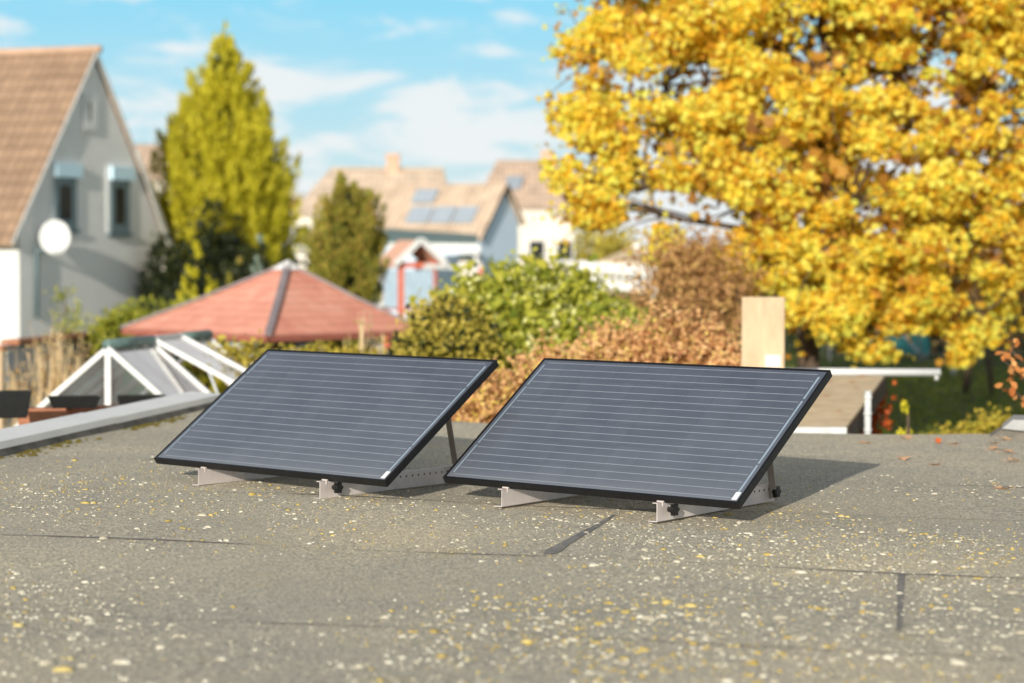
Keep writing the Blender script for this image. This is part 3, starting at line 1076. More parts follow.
def make_panel():
    root = thing('solar_panel', (0, 0, 0), '', 'solar panel', 'solar panels tilted on aluminium rails')
    bx = Vector((1, 0, 0))
    by = Vector((0, math.cos(TILT), math.sin(TILT)))
    bz = Vector((0, -math.sin(TILT), math.cos(TILT)))
    O = Vector((0, 0, ZB))

    def P(u, v, w_=0): return O + bx * u + by * v + bz * w_

    def slab(mb, u0, u1, v0, v1, w0, w1, mi=0):
        vs = [P(u, v, w_) for w_ in (w0, w1) for v in (v0, v1) for u in (u0, u1)]
        mb.add(vs, [(0, 2, 3, 1), (4, 5, 7, 6), (0, 1, 5, 4), (2, 6, 7, 3), (0, 4, 6, 2), (1, 3, 7, 5)], mi)
    f = MB()
    lip = 0.013
    slab(f, 0, PL, 0, lip, -TH, 0)
    slab(f, 0, PL, PW - lip, PW, -TH, 0)
    slab(f, 0, lip, lip + 0.0005, PW - lip - 0.0005, -TH, -0.0006)
    slab(f, PL - lip, PL, lip + 0.0005, PW - lip - 0.0005, -TH, -0.0006)
    slab(f, lip, PL - lip, lip, 0.035, -TH, -TH + 0.003)          # lower flanges
    slab(f, lip, PL - lip, PW - 0.035, PW - lip, -TH, -TH + 0.003)
    f.build('frame', M['black_metal'], root, bevel=0.0012, local=True)
    s = MB()
    slab(s, lip - 0.002, PL - lip + 0.002, lip - 0.002, PW - lip + 0.002, -0.008, -0.0035)
    cs = s.build('cell_sheet', M['cells'], root, local=True)
    for u in (0.036, PL - 0.036):
        for (v0, v1) in ((0.05, 0.27), (0.285, 0.755), (0.772, 0.945)):
            r_ = MB()
            slab(r_, u - (0.0045 if u > 1 else 0.003), u + (0.0045 if u > 1 else 0.003), v0 * PW, v1 * PW, -0.0033, -0.0022)
            r_.build('ribbon', M['ribbon'], cs, local=True)
    st = MB()
    slab(st, PL - 0.046, PL - 0.020, 0.022, 0.075, -0.0020, -0.0012)
    st.build('sticker', M['sticker'], cs, local=True)
    bk = MB()
    slab(bk, lip, PL - lip, lip, PW - lip, -0.014, -0.0085)
    slab(bk, PL / 2 - 0.06, PL / 2 + 0.06, PW - 0.16, PW - 0.06, -0.034, -0.0142)
    bk.build('back_sheet', M['plastic_black'], root, local=True)
    for u in (0.39, 1.266):
        rl = MB()
        y0, y1 = -0.036, 1.0
        hgt = 0.083
        # web with bottom flange towards the left and a short top flange
        rl.box((u, (y0 + y1) / 2, hgt / 2 + 0.004), (0.004, y1 - y0, hgt))
        rl.box((u - 0.024, (y0 + y1) / 2, 0.0035), (0.044, y1 - y0, 0.004))
        rl.box((u - 0.013, (y0 + y1) / 2, hgt + 0.0035), (0.022, y1 - y0, 0.004))
        hl = rl
        for k in range(14):
            y = 0.36 + k * 0.045
            c_ = Vector((u + 0.0024, y, 0.064))
            hl.tube([c_, c_ + Vector((0.0012, 0, 0))], 0.0052, 8, mi=1)
        o = rl.build('mount_rail', [M['alu'], M['plastic_black']], root, local=True)
        for (y, z) in ((0.055, 0.052), (0.965, 0.052))[(1 if u < 1 else 0):]:
            kn = MB()
            c_ = Vector((u + 0.002, y, z))
            kn.tube([c_, c_ + Vector((0.018, 0, 0))], 0.012, 10)
            kn.tube([c_ + Vector((0.018, 0, 0)), c_ + Vector((0.023, 0, 0)), c_ + Vector((0.041, 0, 0)), c_ + Vector((0.045, 0, 0))], [0.019, 0.024, 0.024, 0.018], 12)
            for q in range(6):
                t = q * math.pi / 3
                kn.tube([c_ + Vector((0.023, math.cos(t) * 0.022, math.sin(t) * 0.022)), c_ + Vector((0.042, math.cos(t) * 0.022, math.sin(t) * 0.022))], 0.008, 6)
            kn.build('clamp_knob', M['plastic_black'], o, local=True)
        cl = MB()                                                    # front hook that holds the frame
        pf = P(0, 0.02, -TH - 0.002)
        cl.box((u - 0.012, pf.y, pf.z - 0.003), (0.034, 0.05, 0.006))
        cl.box((u - 0.012, pf.y - 0.03, pf.z - 0.012), (0.034, 0.005, 0.024))
        cl.box((u - 0.03, pf.y + 0.004, 0.055), (0.004, 0.03, 0.06), rz=0.2)
        cl.build('clamp', M['alu'], o, bevel=0.0008, local=True)
        sb = MB()
        a = Vector((u + 0.006, 0.965, 0.05))
        top = P(u + 0.006, 0.82 / math.cos(TILT) * 0.985, -TH - 0.002)
        dr = (top - a).normalized()
        sb.bar(a - dr * 0.03, top, 0.005, 0.032, up=(0, 1, 0))
        sb.bar(a - dr * 0.03 + Vector((0.0195, -0.0142, 0)), top + Vector((0.0195, -0.0142, 0)), 0.034, 0.004, up=(0, 1, 0))
        sb.build('strut', M['alu_dark'], root, bevel=0.0008, local=True)
    return root


pA = make_panel()
pB = copy_tree(pA)
pA.location = (-1.885, 11.020, ROOF + 0.004)
pA.rotation_euler = (0, 0, R(-39.64))
pA['label'] = 'black framed tilted solar panel on the left, nearer the zinc capped parapet'
pB.location = (-0.3345, 10.1495, ROOF + 0.004)
pB.rotation_euler = (0, 0, R(-37.25))
pB['label'] = 'black framed tilted solar panel on the right, nearer the camera and the shed roof'

# ------------------------------------------------------------------ fallen leaves on the roof
LV = [(905, 438, 'flat', 'pale fallen leaf at the far roof edge beside the feathery green tip'),
      (903, 459, 'flat', None), (938, 443, 'up', 'red and pale leaf standing on edge near the far roof edge'),
      (953, 444, 'flat', 'long thin orange leaf right of the upright red leaf'), (935, 464, 'flat', 'orange leaf lying alone on bare felt beyond the panel shadow'),
      (1001, 490, 'flat', 'pale star shaped leaf on the felt at the right edge'), (993, 443, 'flat', None), (996, 449, 'flat', None), (1008, 453, 'flat', None),
      (1014, 463, 'flat', 'orange leaf below the leaf pile at the raised kerb'), (1006, 440, 'flat', None), (865, 430 + 13, 'flat', 'small orange leaf near the tip of the panel shadow')]
first = None
for i, (px, py, mode, lab) in enumerate(LV):
    if py < 436: continue
    p = at_z(px, py, ROOF)
    V = MAPLE.copy()
    s = random.uniform(0.085, 0.115) if mode == 'flat' else 0.05
    V[:, 2] *= random.uniform(0.8, 1.8)
    V[:, 2] += 0.06 * np.sin(V[:, 1] * 4 + i)
    ang = random.uniform(0, 6.28)
    rot = np.array(Matrix.Rotation(ang, 3, 'Z'))
    if mode == 'up': rot = np.array(Matrix.Rotation(1.2, 3, 'X') @ Matrix.Rotation(0.4, 3, 'Z'))
    V = (V * s) @ rot.T
    V[:, 2] -= V[:, 2].min() - 0.002
    V += np.array((p.x, p.y, rz(p.x, p.y)))
    mbx = MB()
    mbx.add([tuple(v) for v in V], [list(range(12))])
    t0 = Vector(V[0])
    st = (t0 - Vector(V[6])).normalized()
    mbx.tube([t0, t0 + st * s * 0.35 + Vector((0, 0, 0.004))], 0.0012, 4)
    o = mbx.build('fallen_leaf', M['leaf_red'] if mode == 'up' else M['leaf_fallen'], None)
    tag(o, lab or 'orange leaf in the small pile of leaves at the foot of the raised kerb', 'leaf', 'fallen leaves on the felt roof')
    if px == 903: o['label'] = 'faded leaf on the felt between the shadow tip and the far edge'

# ------------------------------------------------------------------ glass roof lantern beyond the parapet
lan = thing('glass_lantern', (-3.5, 19.8, 0), 'white framed pitched glass roof lantern behind the parapet with one raised vent', 'roof lantern')
A0 = at(108, 348, 19.0)
A1 = at(208, 337, 21.4)
rd_ = (A1 - A0); rd_.z = 0
RL = rd_.length
rd_.normalize()
pd = Vector((rd_.y, -rd_.x, 0))        # towards our roof
HW, HH = 0.97, 0.80
za = A0.z


def LP(t, s):      # t along the ridge, s down the slope (+ right, - left)
    return Vector((A0.x, A0.y, za)) + rd_ * t + pd * s + Vector((0, 0, -abs(s) * HH / HW))


fr = MB()
bw = 0.05
for t in (0.0, RL * 0.41, RL * 0.72, RL):
    fr.bar(LP(t, 0.0), LP(t, HW), bw, 0.05)
    fr.bar(LP(t, -0.02), LP(t, -HW), bw * 0.7, 0.05)
fr.bar(LP(0, HW), LP(RL, HW), 0.06, 0.05)
fr.bar(LP(0, -HW), LP(RL, -HW), 0.05, 0.05)
g0, g1 = LP(0, HW), LP(0, -HW)
fr.bar(g0, g1, 0.05, 0.045)
fr.bar(LP(0, 0) + Vector((0, 0, -0.03)), Vector((*LP(0, 0).xy, g0.z)), 0.055, 0.05, up=(0, 1, 0))
for q in (0.4, -0.4):
    fr.bar(LP(0, q), Vector((*LP(0, q).xy, g0.z)), 0.03, 0.04, up=(0, 1, 0)) if False else None
fr.bar(LP(RL * 0.24, 0.02), LP(RL * 0.24, -HW), 0.022, 0.03)
fr.bar(LP(RL * 0.75, 0.02), LP(RL * 0.75, -HW), 0.022, 0.03)
fr.build('glazing_frame', M['white'], lan, bevel=0.004)
pn = MB()
e = 0.028
pn.add([LP(e, 0.03), LP(RL * 0.41 - e, 0.03), LP(RL * 0.41 - e, HW - 0.03), LP(e, HW - 0.03)], [(0, 1, 2, 3)])
pn.build('roof_pane', M['glass_white'], lan)
pn = MB()
pn.add([LP(RL * 0.72 + e, 0.03), LP(RL - e, 0.03), LP(RL - e, HW - 0.03), LP(RL * 0.72 + e, HW - 0.03)], [(0, 1, 2, 3)])
pn.build('roof_pane', M['glass_white'], lan)
pn = MB()
pn.add([LP(e, -0.03), LP(RL - e, -0.03), LP(RL - e, -HW + 0.03), LP(e, -HW + 0.03)], [(0, 1, 2, 3)])
pn.build('roof_pane', M['glass_clear'], lan)
pn = MB()
gp = Vector((0, 0, -0.03))
pn.add([LP(0, -0.05) + gp, LP(0, -HW + 0.06) + gp * 0, Vector((*LP(0, -HW + .06).xy, g0.z + .02)), Vector((*LP(0, -0.05).xy, g0.z + 0.02))], [(0, 1, 2, 3)])
pn.add([LP(0, 0.05) + gp, LP(0, HW - 0.06), Vector((*LP(0, HW - .06).xy, g0.z + .02)), Vector((*LP(0, 0.05).xy, g0.z + 0.02))], [(0, 1, 2, 3)])
pn.build('gable_pane', M['glass_clear'], lan)
rg = MB()
rg.tube([LP(-0.02, 0) + Vector((0, 0, 0.03)), LP(RL * 0.41, 0) + Vector((0, 0, 0.03))], 0.05, 10)
rg.build('ridge_cap', M['teal_ridge'], lan, True)
rg = MB()
rg.tube([LP(RL * 0.74, 0) + Vector((0, 0, 0.03)), LP(RL + 0.02, 0) + Vector((0, 0, 0.03))], 0.05, 10)
rg.build('ridge_cap', M['teal_ridge'], lan, True)
# raised vent hinged at the ridge
va = R(13)


def VP(t, s):
    sl = math.atan2(HH, HW) - va
    return Vector((A0.x, A0.y, za + 0.045)) + rd_ * t + pd * (s * math.cos(sl)) + Vector((0, 0, -s * math.sin(sl)))


VL = 1.04
v_ = MB()
t0_, t1_ = RL * 0.42, RL * 0.70
v_.bar(VP(t0_, -0.02), VP(t0_, VL), 0.055, 0.045)
v_.bar(VP(t1_, -0.02), VP(t1_, VL), 0.055, 0.045)
v_.bar(VP(t0_, 0), VP(t1_, 0), 0.06, 0.045)
v_.bar(VP(t0_, VL - 0.03), VP(t1_, VL - 0.03), 0.06, 0.045)
vent = v_.build('vent_sash', M['white'], lan, bevel=0.004)
pn = MB()
pn.add([VP(t0_ + .03, 0.03), VP(t1_ - .03, 0.03), VP(t1_ - .03, VL - .06), VP(t0_ + .03, VL - .06)], [(0, 1, 2, 3)])
pn.build('pane', M['glass_white'], vent)
sp_ = MB()
sp_.bar(VP(t0_, VL * 0.6), LP(t0_, HW * 0.72), 0.02, 0.02)
sp_.build('stay', M['galv'], vent)
lw = MB()
ba = [LP(0, HW), LP(RL, HW), LP(RL, -HW), LP(0, -HW)]
lw.prism([(p.x, p.y, 0) for p in ba][::-1], (0, 0, ba[0].z - 0.03))
lw.build('base_wall', M['terracotta'], lan)

# planters on the terracotta blocks between parapet and lantern
wb = thing('low_wall', (*at(40, 412, 15.4).xy, 0), 'low terracotta block wall between parapet and glass lantern', 'wall')
for (xa, xb, yt, ybm, Y) in ((18, 66, 409, 424, 15.4), (70, 116, 407, 424, 15.8), (117, 160, 409, 420, 16.9)):
    mb = MB()
    a, b2 = at(xa, yt, Y), at(xb, yt, Y + 0.08)
    zlo = 0.0
    mb.prism([(a.x, a.y, zlo), (b2.x, b2.y, zlo), (b2.x + 0.02, b2.y + 0.16, zlo), (a.x + 0.02, a.y + 0.16, zlo)], (0, 0, a.z))
    mb.build('block', M['terracotta'], wb, bevel=0.006)
for i, (xa, xb, yt, ybm, Y, lab) in enumerate(((-22, 32, 392, 419, 14.6, 'black plastic planter trough at the left picture edge by the parapet'),
                                              (48, 101, 397, 409, 15.45, 'black plastic planter trough on terracotta block left of lantern post'),
                                              (117, 166, 396, 410, 16.95, 'black plastic planter trough in front of the lantern gable glass'))):
    a, b2 = at(xa, yt, Y), at(xb, yt - 2, Y + 0.1)
    c_ = at((xa + xb) / 2, ybm, Y)
    t = thing('planter_trough', (*((a + b2) / 2).xy, c_.z), lab, 'planter', 'black planter troughs along the parapet')
    mb = MB()
    h_ = a.z - c_.z
    dd = (b2 - a); dd.z = 0
    Ld = dd.length; dd.normalize()
    nn = Vector((-dd.y, dd.x, 0))
    o_ = a.copy(); o_.z = c_.z
    dp = 0.13
    tp = 0.035
    lowr = [o_ + dd * tp, o_ + dd * (Ld - tp), o_ + dd * (Ld - tp) + nn * (dp - .01), o_ + dd * tp + nn * (dp - .01)]
    upr = [p + Vector((0, 0, h_)) for p in (o_ - nn * 0.015, o_ + dd * Ld - nn * 0.015, o_ + dd * Ld + nn * (dp + .01), o_ + nn * (dp + .01))]
    inn = [p.lerp((upr[0] + upr[2]) / 2, 0.08) for p in upr]
    ind = [p + Vector((0, 0, -0.03)) for p in inn]
    mb.add(lowr + upr + inn + ind, [(3, 2, 1, 0)] + [(k, (k + 1) % 4, 4 + (k + 1) % 4, 4 + k) for k in range(4)] +
           [(4 + k, 4 + (k + 1) % 4, 8 + (k + 1) % 4, 8 + k) for k in range(4)] + [(8 + k, 8 + (k + 1) % 4, 12 + (k + 1) % 4, 12 + k) for k in range(4)])
    mb.build('trough', M['plastic_black'], t, bevel=0.003)
    mb = MB()
    mb.add([p + Vector((0, 0, 0.004)) for p in ind], [(0, 1, 2, 3)])
    mb.build('soil', M['soil'], t)

# ------------------------------------------------------------------ houses


def window(parent, O, ex, ez, n, w_, h_, frame_m, glass_m, fw=0.09, box=None, sill=True, mullion=True):
    """window on a facade: O lower left corner, ex/ez axes, n outward"""
    O, ex, ez, n = Vector(O), Vector(ex), Vector(ez), Vector(n)
    f = MB()

    def bar2(u0, u1, v0, v1, d0, d1, mbx):
        vs = [O + ex * u + ez * v + n * d_ for d_ in (d0, d1) for v in (v0, v1) for u in (u0, u1)]
        mbx.add(vs, [(0, 2, 3, 1), (4, 5, 7, 6), (0, 1, 5, 4), (2, 6, 7, 3), (0, 4, 6, 2), (1, 3, 7, 5)])
    bar2(0, w_, 0, fw, 0.0, 0.07, f)
    bar2(0, w_, h_ - fw, h_, 0.0, 0.07, f)
    bar2(0, fw, fw, h_ - fw, 0.0, 0.07, f)
    bar2(w_ - fw, w_, fw, h_ - fw, 0.0, 0.07, f)
    if mullion: bar2(w_ / 2 - fw * 0.35, w_ / 2 + fw * 0.35, fw, h_ - fw, 0.005, 0.06, f)
    wo_ = f.build('window', frame_m, parent)
    g = MB()
    bar2(fw * 0.5, w_ - fw * 0.5, fw * 0.5, h_ - fw * 0.5, 0.02, 0.063, g)
    g.build('pane', glass_m, wo_)
    if box:
        g = MB()
        bar2(-0.13, 0.0, -0.02, h_ + box, 0.002, 0.03, g)
        g.build('reveal', M['white'], wo_)
        g = MB()
        bar2(0.004, w_ + 0.2, h_ - 0.02, h_ + box, 0.002, 0.13, g)
        g.build('shutter_box', M['shutter_blue'], wo_)
    if sill:
        g = MB()
        bar2(-0.1, w_ + 0.1, -0.12, -0.003, 0.0, 0.10, g)
        g.build('sill', frame_m, wo_)
    return wo_


def gable_house(name, label, apex, g, r, half_w, half_w2, length, rise, wall_m, roof_m, over=0.35, side=0.25, thick=0.14, verge_m=None, drop=0.0):
    """apex: top of the near gable; g: horizontal axis of the gable, r: ridge direction going away"""
    apex, g, r = Vector(apex), Vector(g).normalized(), Vector(r).normalized()
    up = Vector((0, 0, 1))
    base = Vector((apex.x, apex.y, 0))
    t = thing(name, base, label, 'house')
    sl = rise / half_w
    gz = 0.0
    ww1 = half_w - over
    ww2 = half_w2 - over
    w_ = MB()
    ap = apex - up * (thick * 1.25)
    poly = [base - g * ww1 + up * gz, base + g * ww2 + up * gz, ap + g * ww2 - up * (ww2 * sl), ap, ap - g * ww1 - up * (ww1 * sl)]
    w_.prism(poly, r * length)
    w_.build('wall', wall_m, t)
    rf = MB()
    for s_, hw in ((-1, half_w), (1, half_w2)):
        a = apex - r * side
        e_ = a + g * (s_ * hw) - up * (hw * sl)
        nv = (up + g * (s_ * sl)).normalized()
        L2 = r * (length + 2 * side)
        vs = [a, e_, e_ + L2, a + L2]
        vs2 = [p - up * thick for p in vs]
        rf.add(vs + vs2, [(0, 1, 2, 3), (7, 6, 5, 4), (0, 4, 5, 1), (1, 5, 6, 2), (2, 6, 7, 3)])
    roof = rf.build('roof', roof_m, t)
    if verge_m:
        v = MB()
        for s_, hw in ((-1, half_w), (1, half_w2)):
            a = apex - r * (side + 0.004) - up * 0.02
            e_ = a + g * (s_ * hw) - up * (hw * sl)
            v.prism([a, e_, e_ - up * 0.12, a - up * 0.16] if s_ > 0 else [a, a - up * 0.16, e_ - up * 0.12, e_], -r * 0.04)
        v.build('verge_board', verge_m, roof)
    return t, roof


# left house
gdir = Vector((math.cos(R(68)), math.sin(R(68)), 0))
rdir = Vector((-math.sin(R(68)), math.cos(R(68)), 0))
ap = at(93, 50, 58)
M['tiles_left'] = tilemat('brown_clay_tiles', (0.40, 0.27, 0.19), (0.335, 0.225, 0.155), tuple(rdir), 3.6, 3.0)
hl_, roofL = gable_house('gable_house', 'grey rendered gable house with steep brown tiled roof and blue shutter boxes', ap, gdir, rdir, 3.93, 3.93, 9.5, 5.25,
                         M['plaster_grey'], M['tiles_left'], over=0.42, side=0.10, verge_m=M['white_dirty'])
mb = MB()
a = ap - rdir * 0.24
mb.tube([a + Vector((0, 0, 0.02)), a + rdir * 9.9 + Vector((0, 0, 0.02))], 0.11, 8)
mb.build('ridge_tile', M['chimney_brick'], roofL, True)
# pale soffit board of the right eave
nG = -rdir
mb = MB()
e1 = ap + gdir * 3.58 - Vector((0, 0, 3.58 * 5.25 / 3.93 + 0.22))
e2 = ap + gdir * 1.95 - Vector((0, 0, 1.95 * 5.25 / 3.93 + 0.22))
e3 = ap + gdir * 3.91 - Vector((0, 0, 3.91 * 5.25 / 3.93 + 0.10))
mb.prism([e2 + nG * 0.16, e1 + nG * 0.16 - Vector((0, 0, 0.35)), e3 + nG * 0.16 - Vector((0, 0, 0.1)), e2 + nG * 0.16 + Vector((0, 0, 0.14))], nG * 0.05)
mb.build('soffit_board', M['white_dirty'], roofL)
for (x0, x1, y0, y1, bx_, fm, nm) in ((53, 75, 228, 176, 0.36, M['frame_grey'], True), (109, 128, 232, 179, 0.36, M['frame_grey'], True), (82, 95, 130, 93, None, M['white'], False)):
    p = at_plane(x0, y0, ap, nG)
    q = at_plane(x1, y0, ap, nG)
    tpt = at_plane(x0, y1, ap, nG)
    wid = (q - p).dot(gdir)
    window(hl_, p + nG * 0.003, gdir, (0, 0, 1), nG, wid, tpt.z - p.z, fm, M['dark_glass'], fw=0.25 if nm is False else 0.22, box=bx_, sill=nm, mullion=False)

# satellite dish on a bent pole fixed to the gable
dp_ = at_plane(55, 237, ap + nG * 0.50, nG)
sdh = thing('satellite_dish', dp_, 'round white satellite dish on a bent pole against the grey gable', 'satellite dish')
look = (Vector((0.16, -0.96, 0.2))).normalized()
sx_ = look.cross(Vector((0, 0, 1))).normalized()
sy_ = sx_.cross(look)
mb = MB()
rings, ns = 6, 28
vs = [tuple(dp_ - look * 0.10)]
fs = []
for i in range(1, rings + 1):
    q = i / rings
    for k in range(ns):
        t = 2 * math.pi * k / ns
        vs.append(tuple(dp_ + sx_ * (math.cos(t) * 0.40 * q) + sy_ * (math.sin(t) * 0.46 * q) - look * (0.10 * (1 - q * q))))
for k in range(ns): fs.append((0, 1 + k, 1 + (k + 1) % ns))
for i in range(rings - 1):
    for k in range(ns):
        fs.append((1 + i * ns + k, 1 + (i + 1) * ns + k, 1 + (i + 1) * ns + (k + 1) % ns, 1 + i * ns + (k + 1) % ns))
mb.add(vs, fs)
dr_ = mb.build('reflector', M['dish'], sdh, True)
sm = dr_.modifiers.new('thickness', 'SOLIDIFY')
sm.thickness = 0.02
mb = MB()
lb = dp_ - sy_ * 0.42
mb.tube([lb, lb + look * 0.35 + Vector((0, 0, 0.1)), dp_ + look * 0.45 - sy_ * 0.12], 0.012, 6)
mb.tube([dp_ + look * 0.42 - sy_ * 0.12, dp_ + look * 0.50 - sy_ * 0.12], 0.03, 8)
mb.build('feed_arm', M['pipe_grey'], sdh)
mb = MB()
wl0 = at_plane(34, 250, ap, nG) + nG * 0.08
wl1 = at_plane(34, 318, ap, nG) + nG * 0.08
mb.tube([dp_ - look * 0.12, Vector((dp_.x, dp_.y, wl0.z)) - look * 0.12, wl0 + Vector((0, 0, 0.0)), wl0.lerp(wl1, 0.06), wl1], 0.06, 8)
mb.build('pole', M['frame_grey'], sdh, True)

# conservatory at the left frame edge
cs0 = at(19, 320, 55.5)
con = thing('conservatory', (cs0.x - 1.5, cs0.y, 0), 'bright cream conservatory with white frames at the left picture edge', 'conservatory')
mb = MB()
zt = at(18, 249, 55.5).z
mb.box((cs0.x - 2.2, 56.5, zt / 2), (4.4, 2.0, zt))
mb.build('wall', M['plaster_cream'], con)
mb = MB()
mb.prism([(cs0.x - 0.05, 55.3, zt), (cs0.x - 0.05, 57.4, zt + 0.25), (cs0.x - 4.6, 57.4, zt + 0.25), (cs0.x - 4.6, 55.3, zt)], (0, 0, 0.10))
mb.build('roof', M['felt_tan'], con)
for k in range(3):
    window(con, (cs0.x - 0.62 - k * 0.72, 55.495, 0.95), (1, 0, 0), (0, 0, 1), (0, -1, 0), 0.56, zt - 1.25, M['white'], M['glass_white'], fw=0.06, sill=False, mullion=False)
mb = MB()
mb.box((cs0.x - 2.2, 55.42, 1.72), (4.2, 0.16, 0.12))
mb.build('plinth', M['wood_dark'], con)

# far houses, with distance haze put into lighter roof colours
M['tiles_far'] = tilemat('sun_faded_tiles', (0.72, 0.56, 0.43), (0.64, 0.49, 0.38), (-0.866, 0.5, 0), 3.0, 3.0)
M['tiles_far_x'] = tilemat('sun_faded_tiles_wide', (0.82, 0.66, 0.52), (0.75, 0.59, 0.46), (1, 0, 0), 3.0, 3.0)
M['tiles_red'] = tilemat('brown_red_tiles', (0.70, 0.53, 0.41), (0.62, 0.46, 0.36), (1, 0, 0), 3.0, 3.0)
apC = at(503, 183, 100)
gC = Vector((math.cos(R(60)), math.sin(R(60)), 0))
rC = Vector((-math.sin(R(60)), math.cos(R(60)), 0))
hC, roofC = gable_house('gable_house', 'house with pale blue gable and a row of roof solar panels', apC, gC, rC, 2.4, 1.7, 9.5, 2.6,
                        M['plaster_blue'], M['tiles_far'], over=0.2, side=0.25, verge_m=M['wood_dark'])
nC = Vector((-gC.x * 2.6 / 2.4, -gC.y * 2.6 / 2.4, 1)).normalized()      # sunny slope
dn_ = (-gC - Vector((0, 0, 2.6 / 2.4))).normalized()
for (xa, xb, ya, yb, nm, mt) in ((405, 427, 224, 208, 'solar_module', 'pv_far'), (429, 450, 224, 208, 'solar_module', 'pv_far'), (452, 472, 224, 208, 'solar_module', 'pv_far'), (411, 433, 204, 191, 'skylight', 'pv_far')):
    pa, pb = at_plane(xa, ya, apC, nC), at_plane(xb, ya, apC, nC)
    tp_ = at_plane(xa + 7, yb, apC, nC)
    wv = (pb - pa).dot(rC)
    hv = (pa - tp_).dot(dn_)
    mb = MB()
    mb.prism([pa + nC * 0.03, pa + nC * 0.03 + rC * wv, pa + nC * 0.03 + rC * wv - dn_ * hv, pa + nC * 0.03 - dn_ * hv], nC * 0.09)
    mb.build(nm, M[mt], roofC)
# lean-to glass roof and terrace below it
lt = thing('veranda', (*at(440, 250, 93).xy, 0), 'grey green veranda roof with white beams under the far solar panels', 'veranda')
mb = MB()
a, b2 = at(380, 243, 92), at(478, 246, 92)
a2, b3 = at(384, 230, 95), at(478, 236, 95)
mb.prism([a, b2, b3, a2], (0, 0, 0.08))
mb.build('roof', M['teal_ridge'], lt)
mb = MB()
mb.bar(at(418, 248, 91.8), at(480, 250, 91.8), 0.15, 0.28)
mb.bar(at(380, 245, 91.9), at(478, 246, 91.9), 0.12, 0.16)
mb.build('beam', M['white'], lt)
for px in (382, 430, 476):
    mb = MB()
    p = at(px, 249, 92)
    mb.box((p.x, p.y, p.z / 2), (0.14, 0.14, p.z))
    mb.build('post', M['white'], lt)
mb = MB()
p = at(470, 250, 93.2)
mb.box((p.x, p.y, p.z / 2 - 0.1), (1.0, 0.2, p.z - 0.2))
mb.build('wall', M['plaster_cream'], lt)


def hip_house(name, label, x0, x1, Yr, zr, ze, half, hipl, hipr, wall_m, roof_m, over=0.35):
    t = thing(name, ((x0 + x1) / 2, Yr, 0), label, 'house')
    w_ = MB()
    w_.box(((x0 + x1) / 2, Yr, (ze + .05) / 2), (x1 - x0 - 2 * over, 2 * (half - over), ze + .05))
    w_.build('wall', wall_m, t)
    rf = MB()
    r0, r1 = Vector((x0 + hipl, Yr, zr)), Vector((x1 - hipr, Yr, zr))
    c = [Vector((x0, Yr - half, ze)), Vector((x1, Yr - half, ze)), Vector((x1, Yr + half, ze)), Vector((x0, Yr + half, ze))]
    lo = [p - Vector((0, 0, 0.12)) for p in c]
    rf.add([r0, r1] + c + lo, [(2, 3, 1, 0), (3, 4, 1), (4, 5, 0, 1), (5, 2, 0), (6, 7, 3, 2), (7, 8, 4, 3), (8, 9, 5, 4), (9, 6, 2, 5), (9, 8, 7, 6)])
    ro = rf.build('roof', roof_m, t)
    return t, ro


YA = 125
a = at(290, 213, YA - 5.5)
rgl = at(332, 167, YA)
rgr = at(441, 168, YA)
hA, roofA = hip_house('hipped_house', 'long house with wide faded hipped roof and small chimney behind the dark conifer', a.x, at(449, 213, YA - 5.5).x, YA, rgl.z, a.z, 5.5, rgl.x - a.x, 0.5, M['plaster_cream'], M['tiles_far_x'])
mb = MB()
p = at(393, 168, YA - 0.4)
mb.box((p.x, p.y, p.z + 0.1), (0.75, 0.7, 1.2))
mb.box((p.x, p.y, p.z + 0.76), (0.9, 0.85, 0.12))
mb.build('chimney', M['chimney_brick'], roofA)
p = at(293, 247, YA - 5.2)
window(hA, (p.x, YA - 5.17, p.z), (1, 0, 0), (0, 0, 1), (0, -1, 0), 1.0, 1.3, M['white'], M['dark_glass'])
YB = 135
a = at(474, 206, YB - 5)
rgl = at(497, 160, YB)
hB, roofB = hip_house('hipped_house', 'cream house with brown hipped roof partly hidden by the yellow tree', a.x, at(580, 206, YB - 5).x, YB, rgl.z, a.z, 5.0, rgl.x - a.x, 2.0, M['plaster_cream'], M['tiles_red'])
for px in (528, 556):
    p = at(px, 262, YB - 4.7)
    window(hB, (p.x, YB - 4.67, p.z), (1, 0, 0), (0, 0, 1), (0, -1, 0), 1.1, 1.4, M['white'], M['dark_glass'])
mb = MB()
mb.prism([at(503, 189, YB - 3.4), at(520, 189, YB - 3.4), at(524, 178, YB - 2.2), at(508, 178, YB - 2.2)], (0, -0.05, 0.12))
mb.build('skylight', M['pv_far'], roofB)
mb = MB()
p = at(547, 160, YB)
mb.box((p.x, p.y, p.z), (0.8, 0.8, 1.3))
mb.build('chimney', M['chimney_brick'], roofB)
YD = 150
hD, roofD = hip_house('hipped_house', 'distant house roof showing between the grey gable and the tall conifer', at(60, 175, YD).x, at(215, 175, YD).x, YD, at(140, 144, YD).z, at(140, 178, YD - 5).z, 5, 2.0, 2.0, M['plaster_cream'], M['tiles_red'])

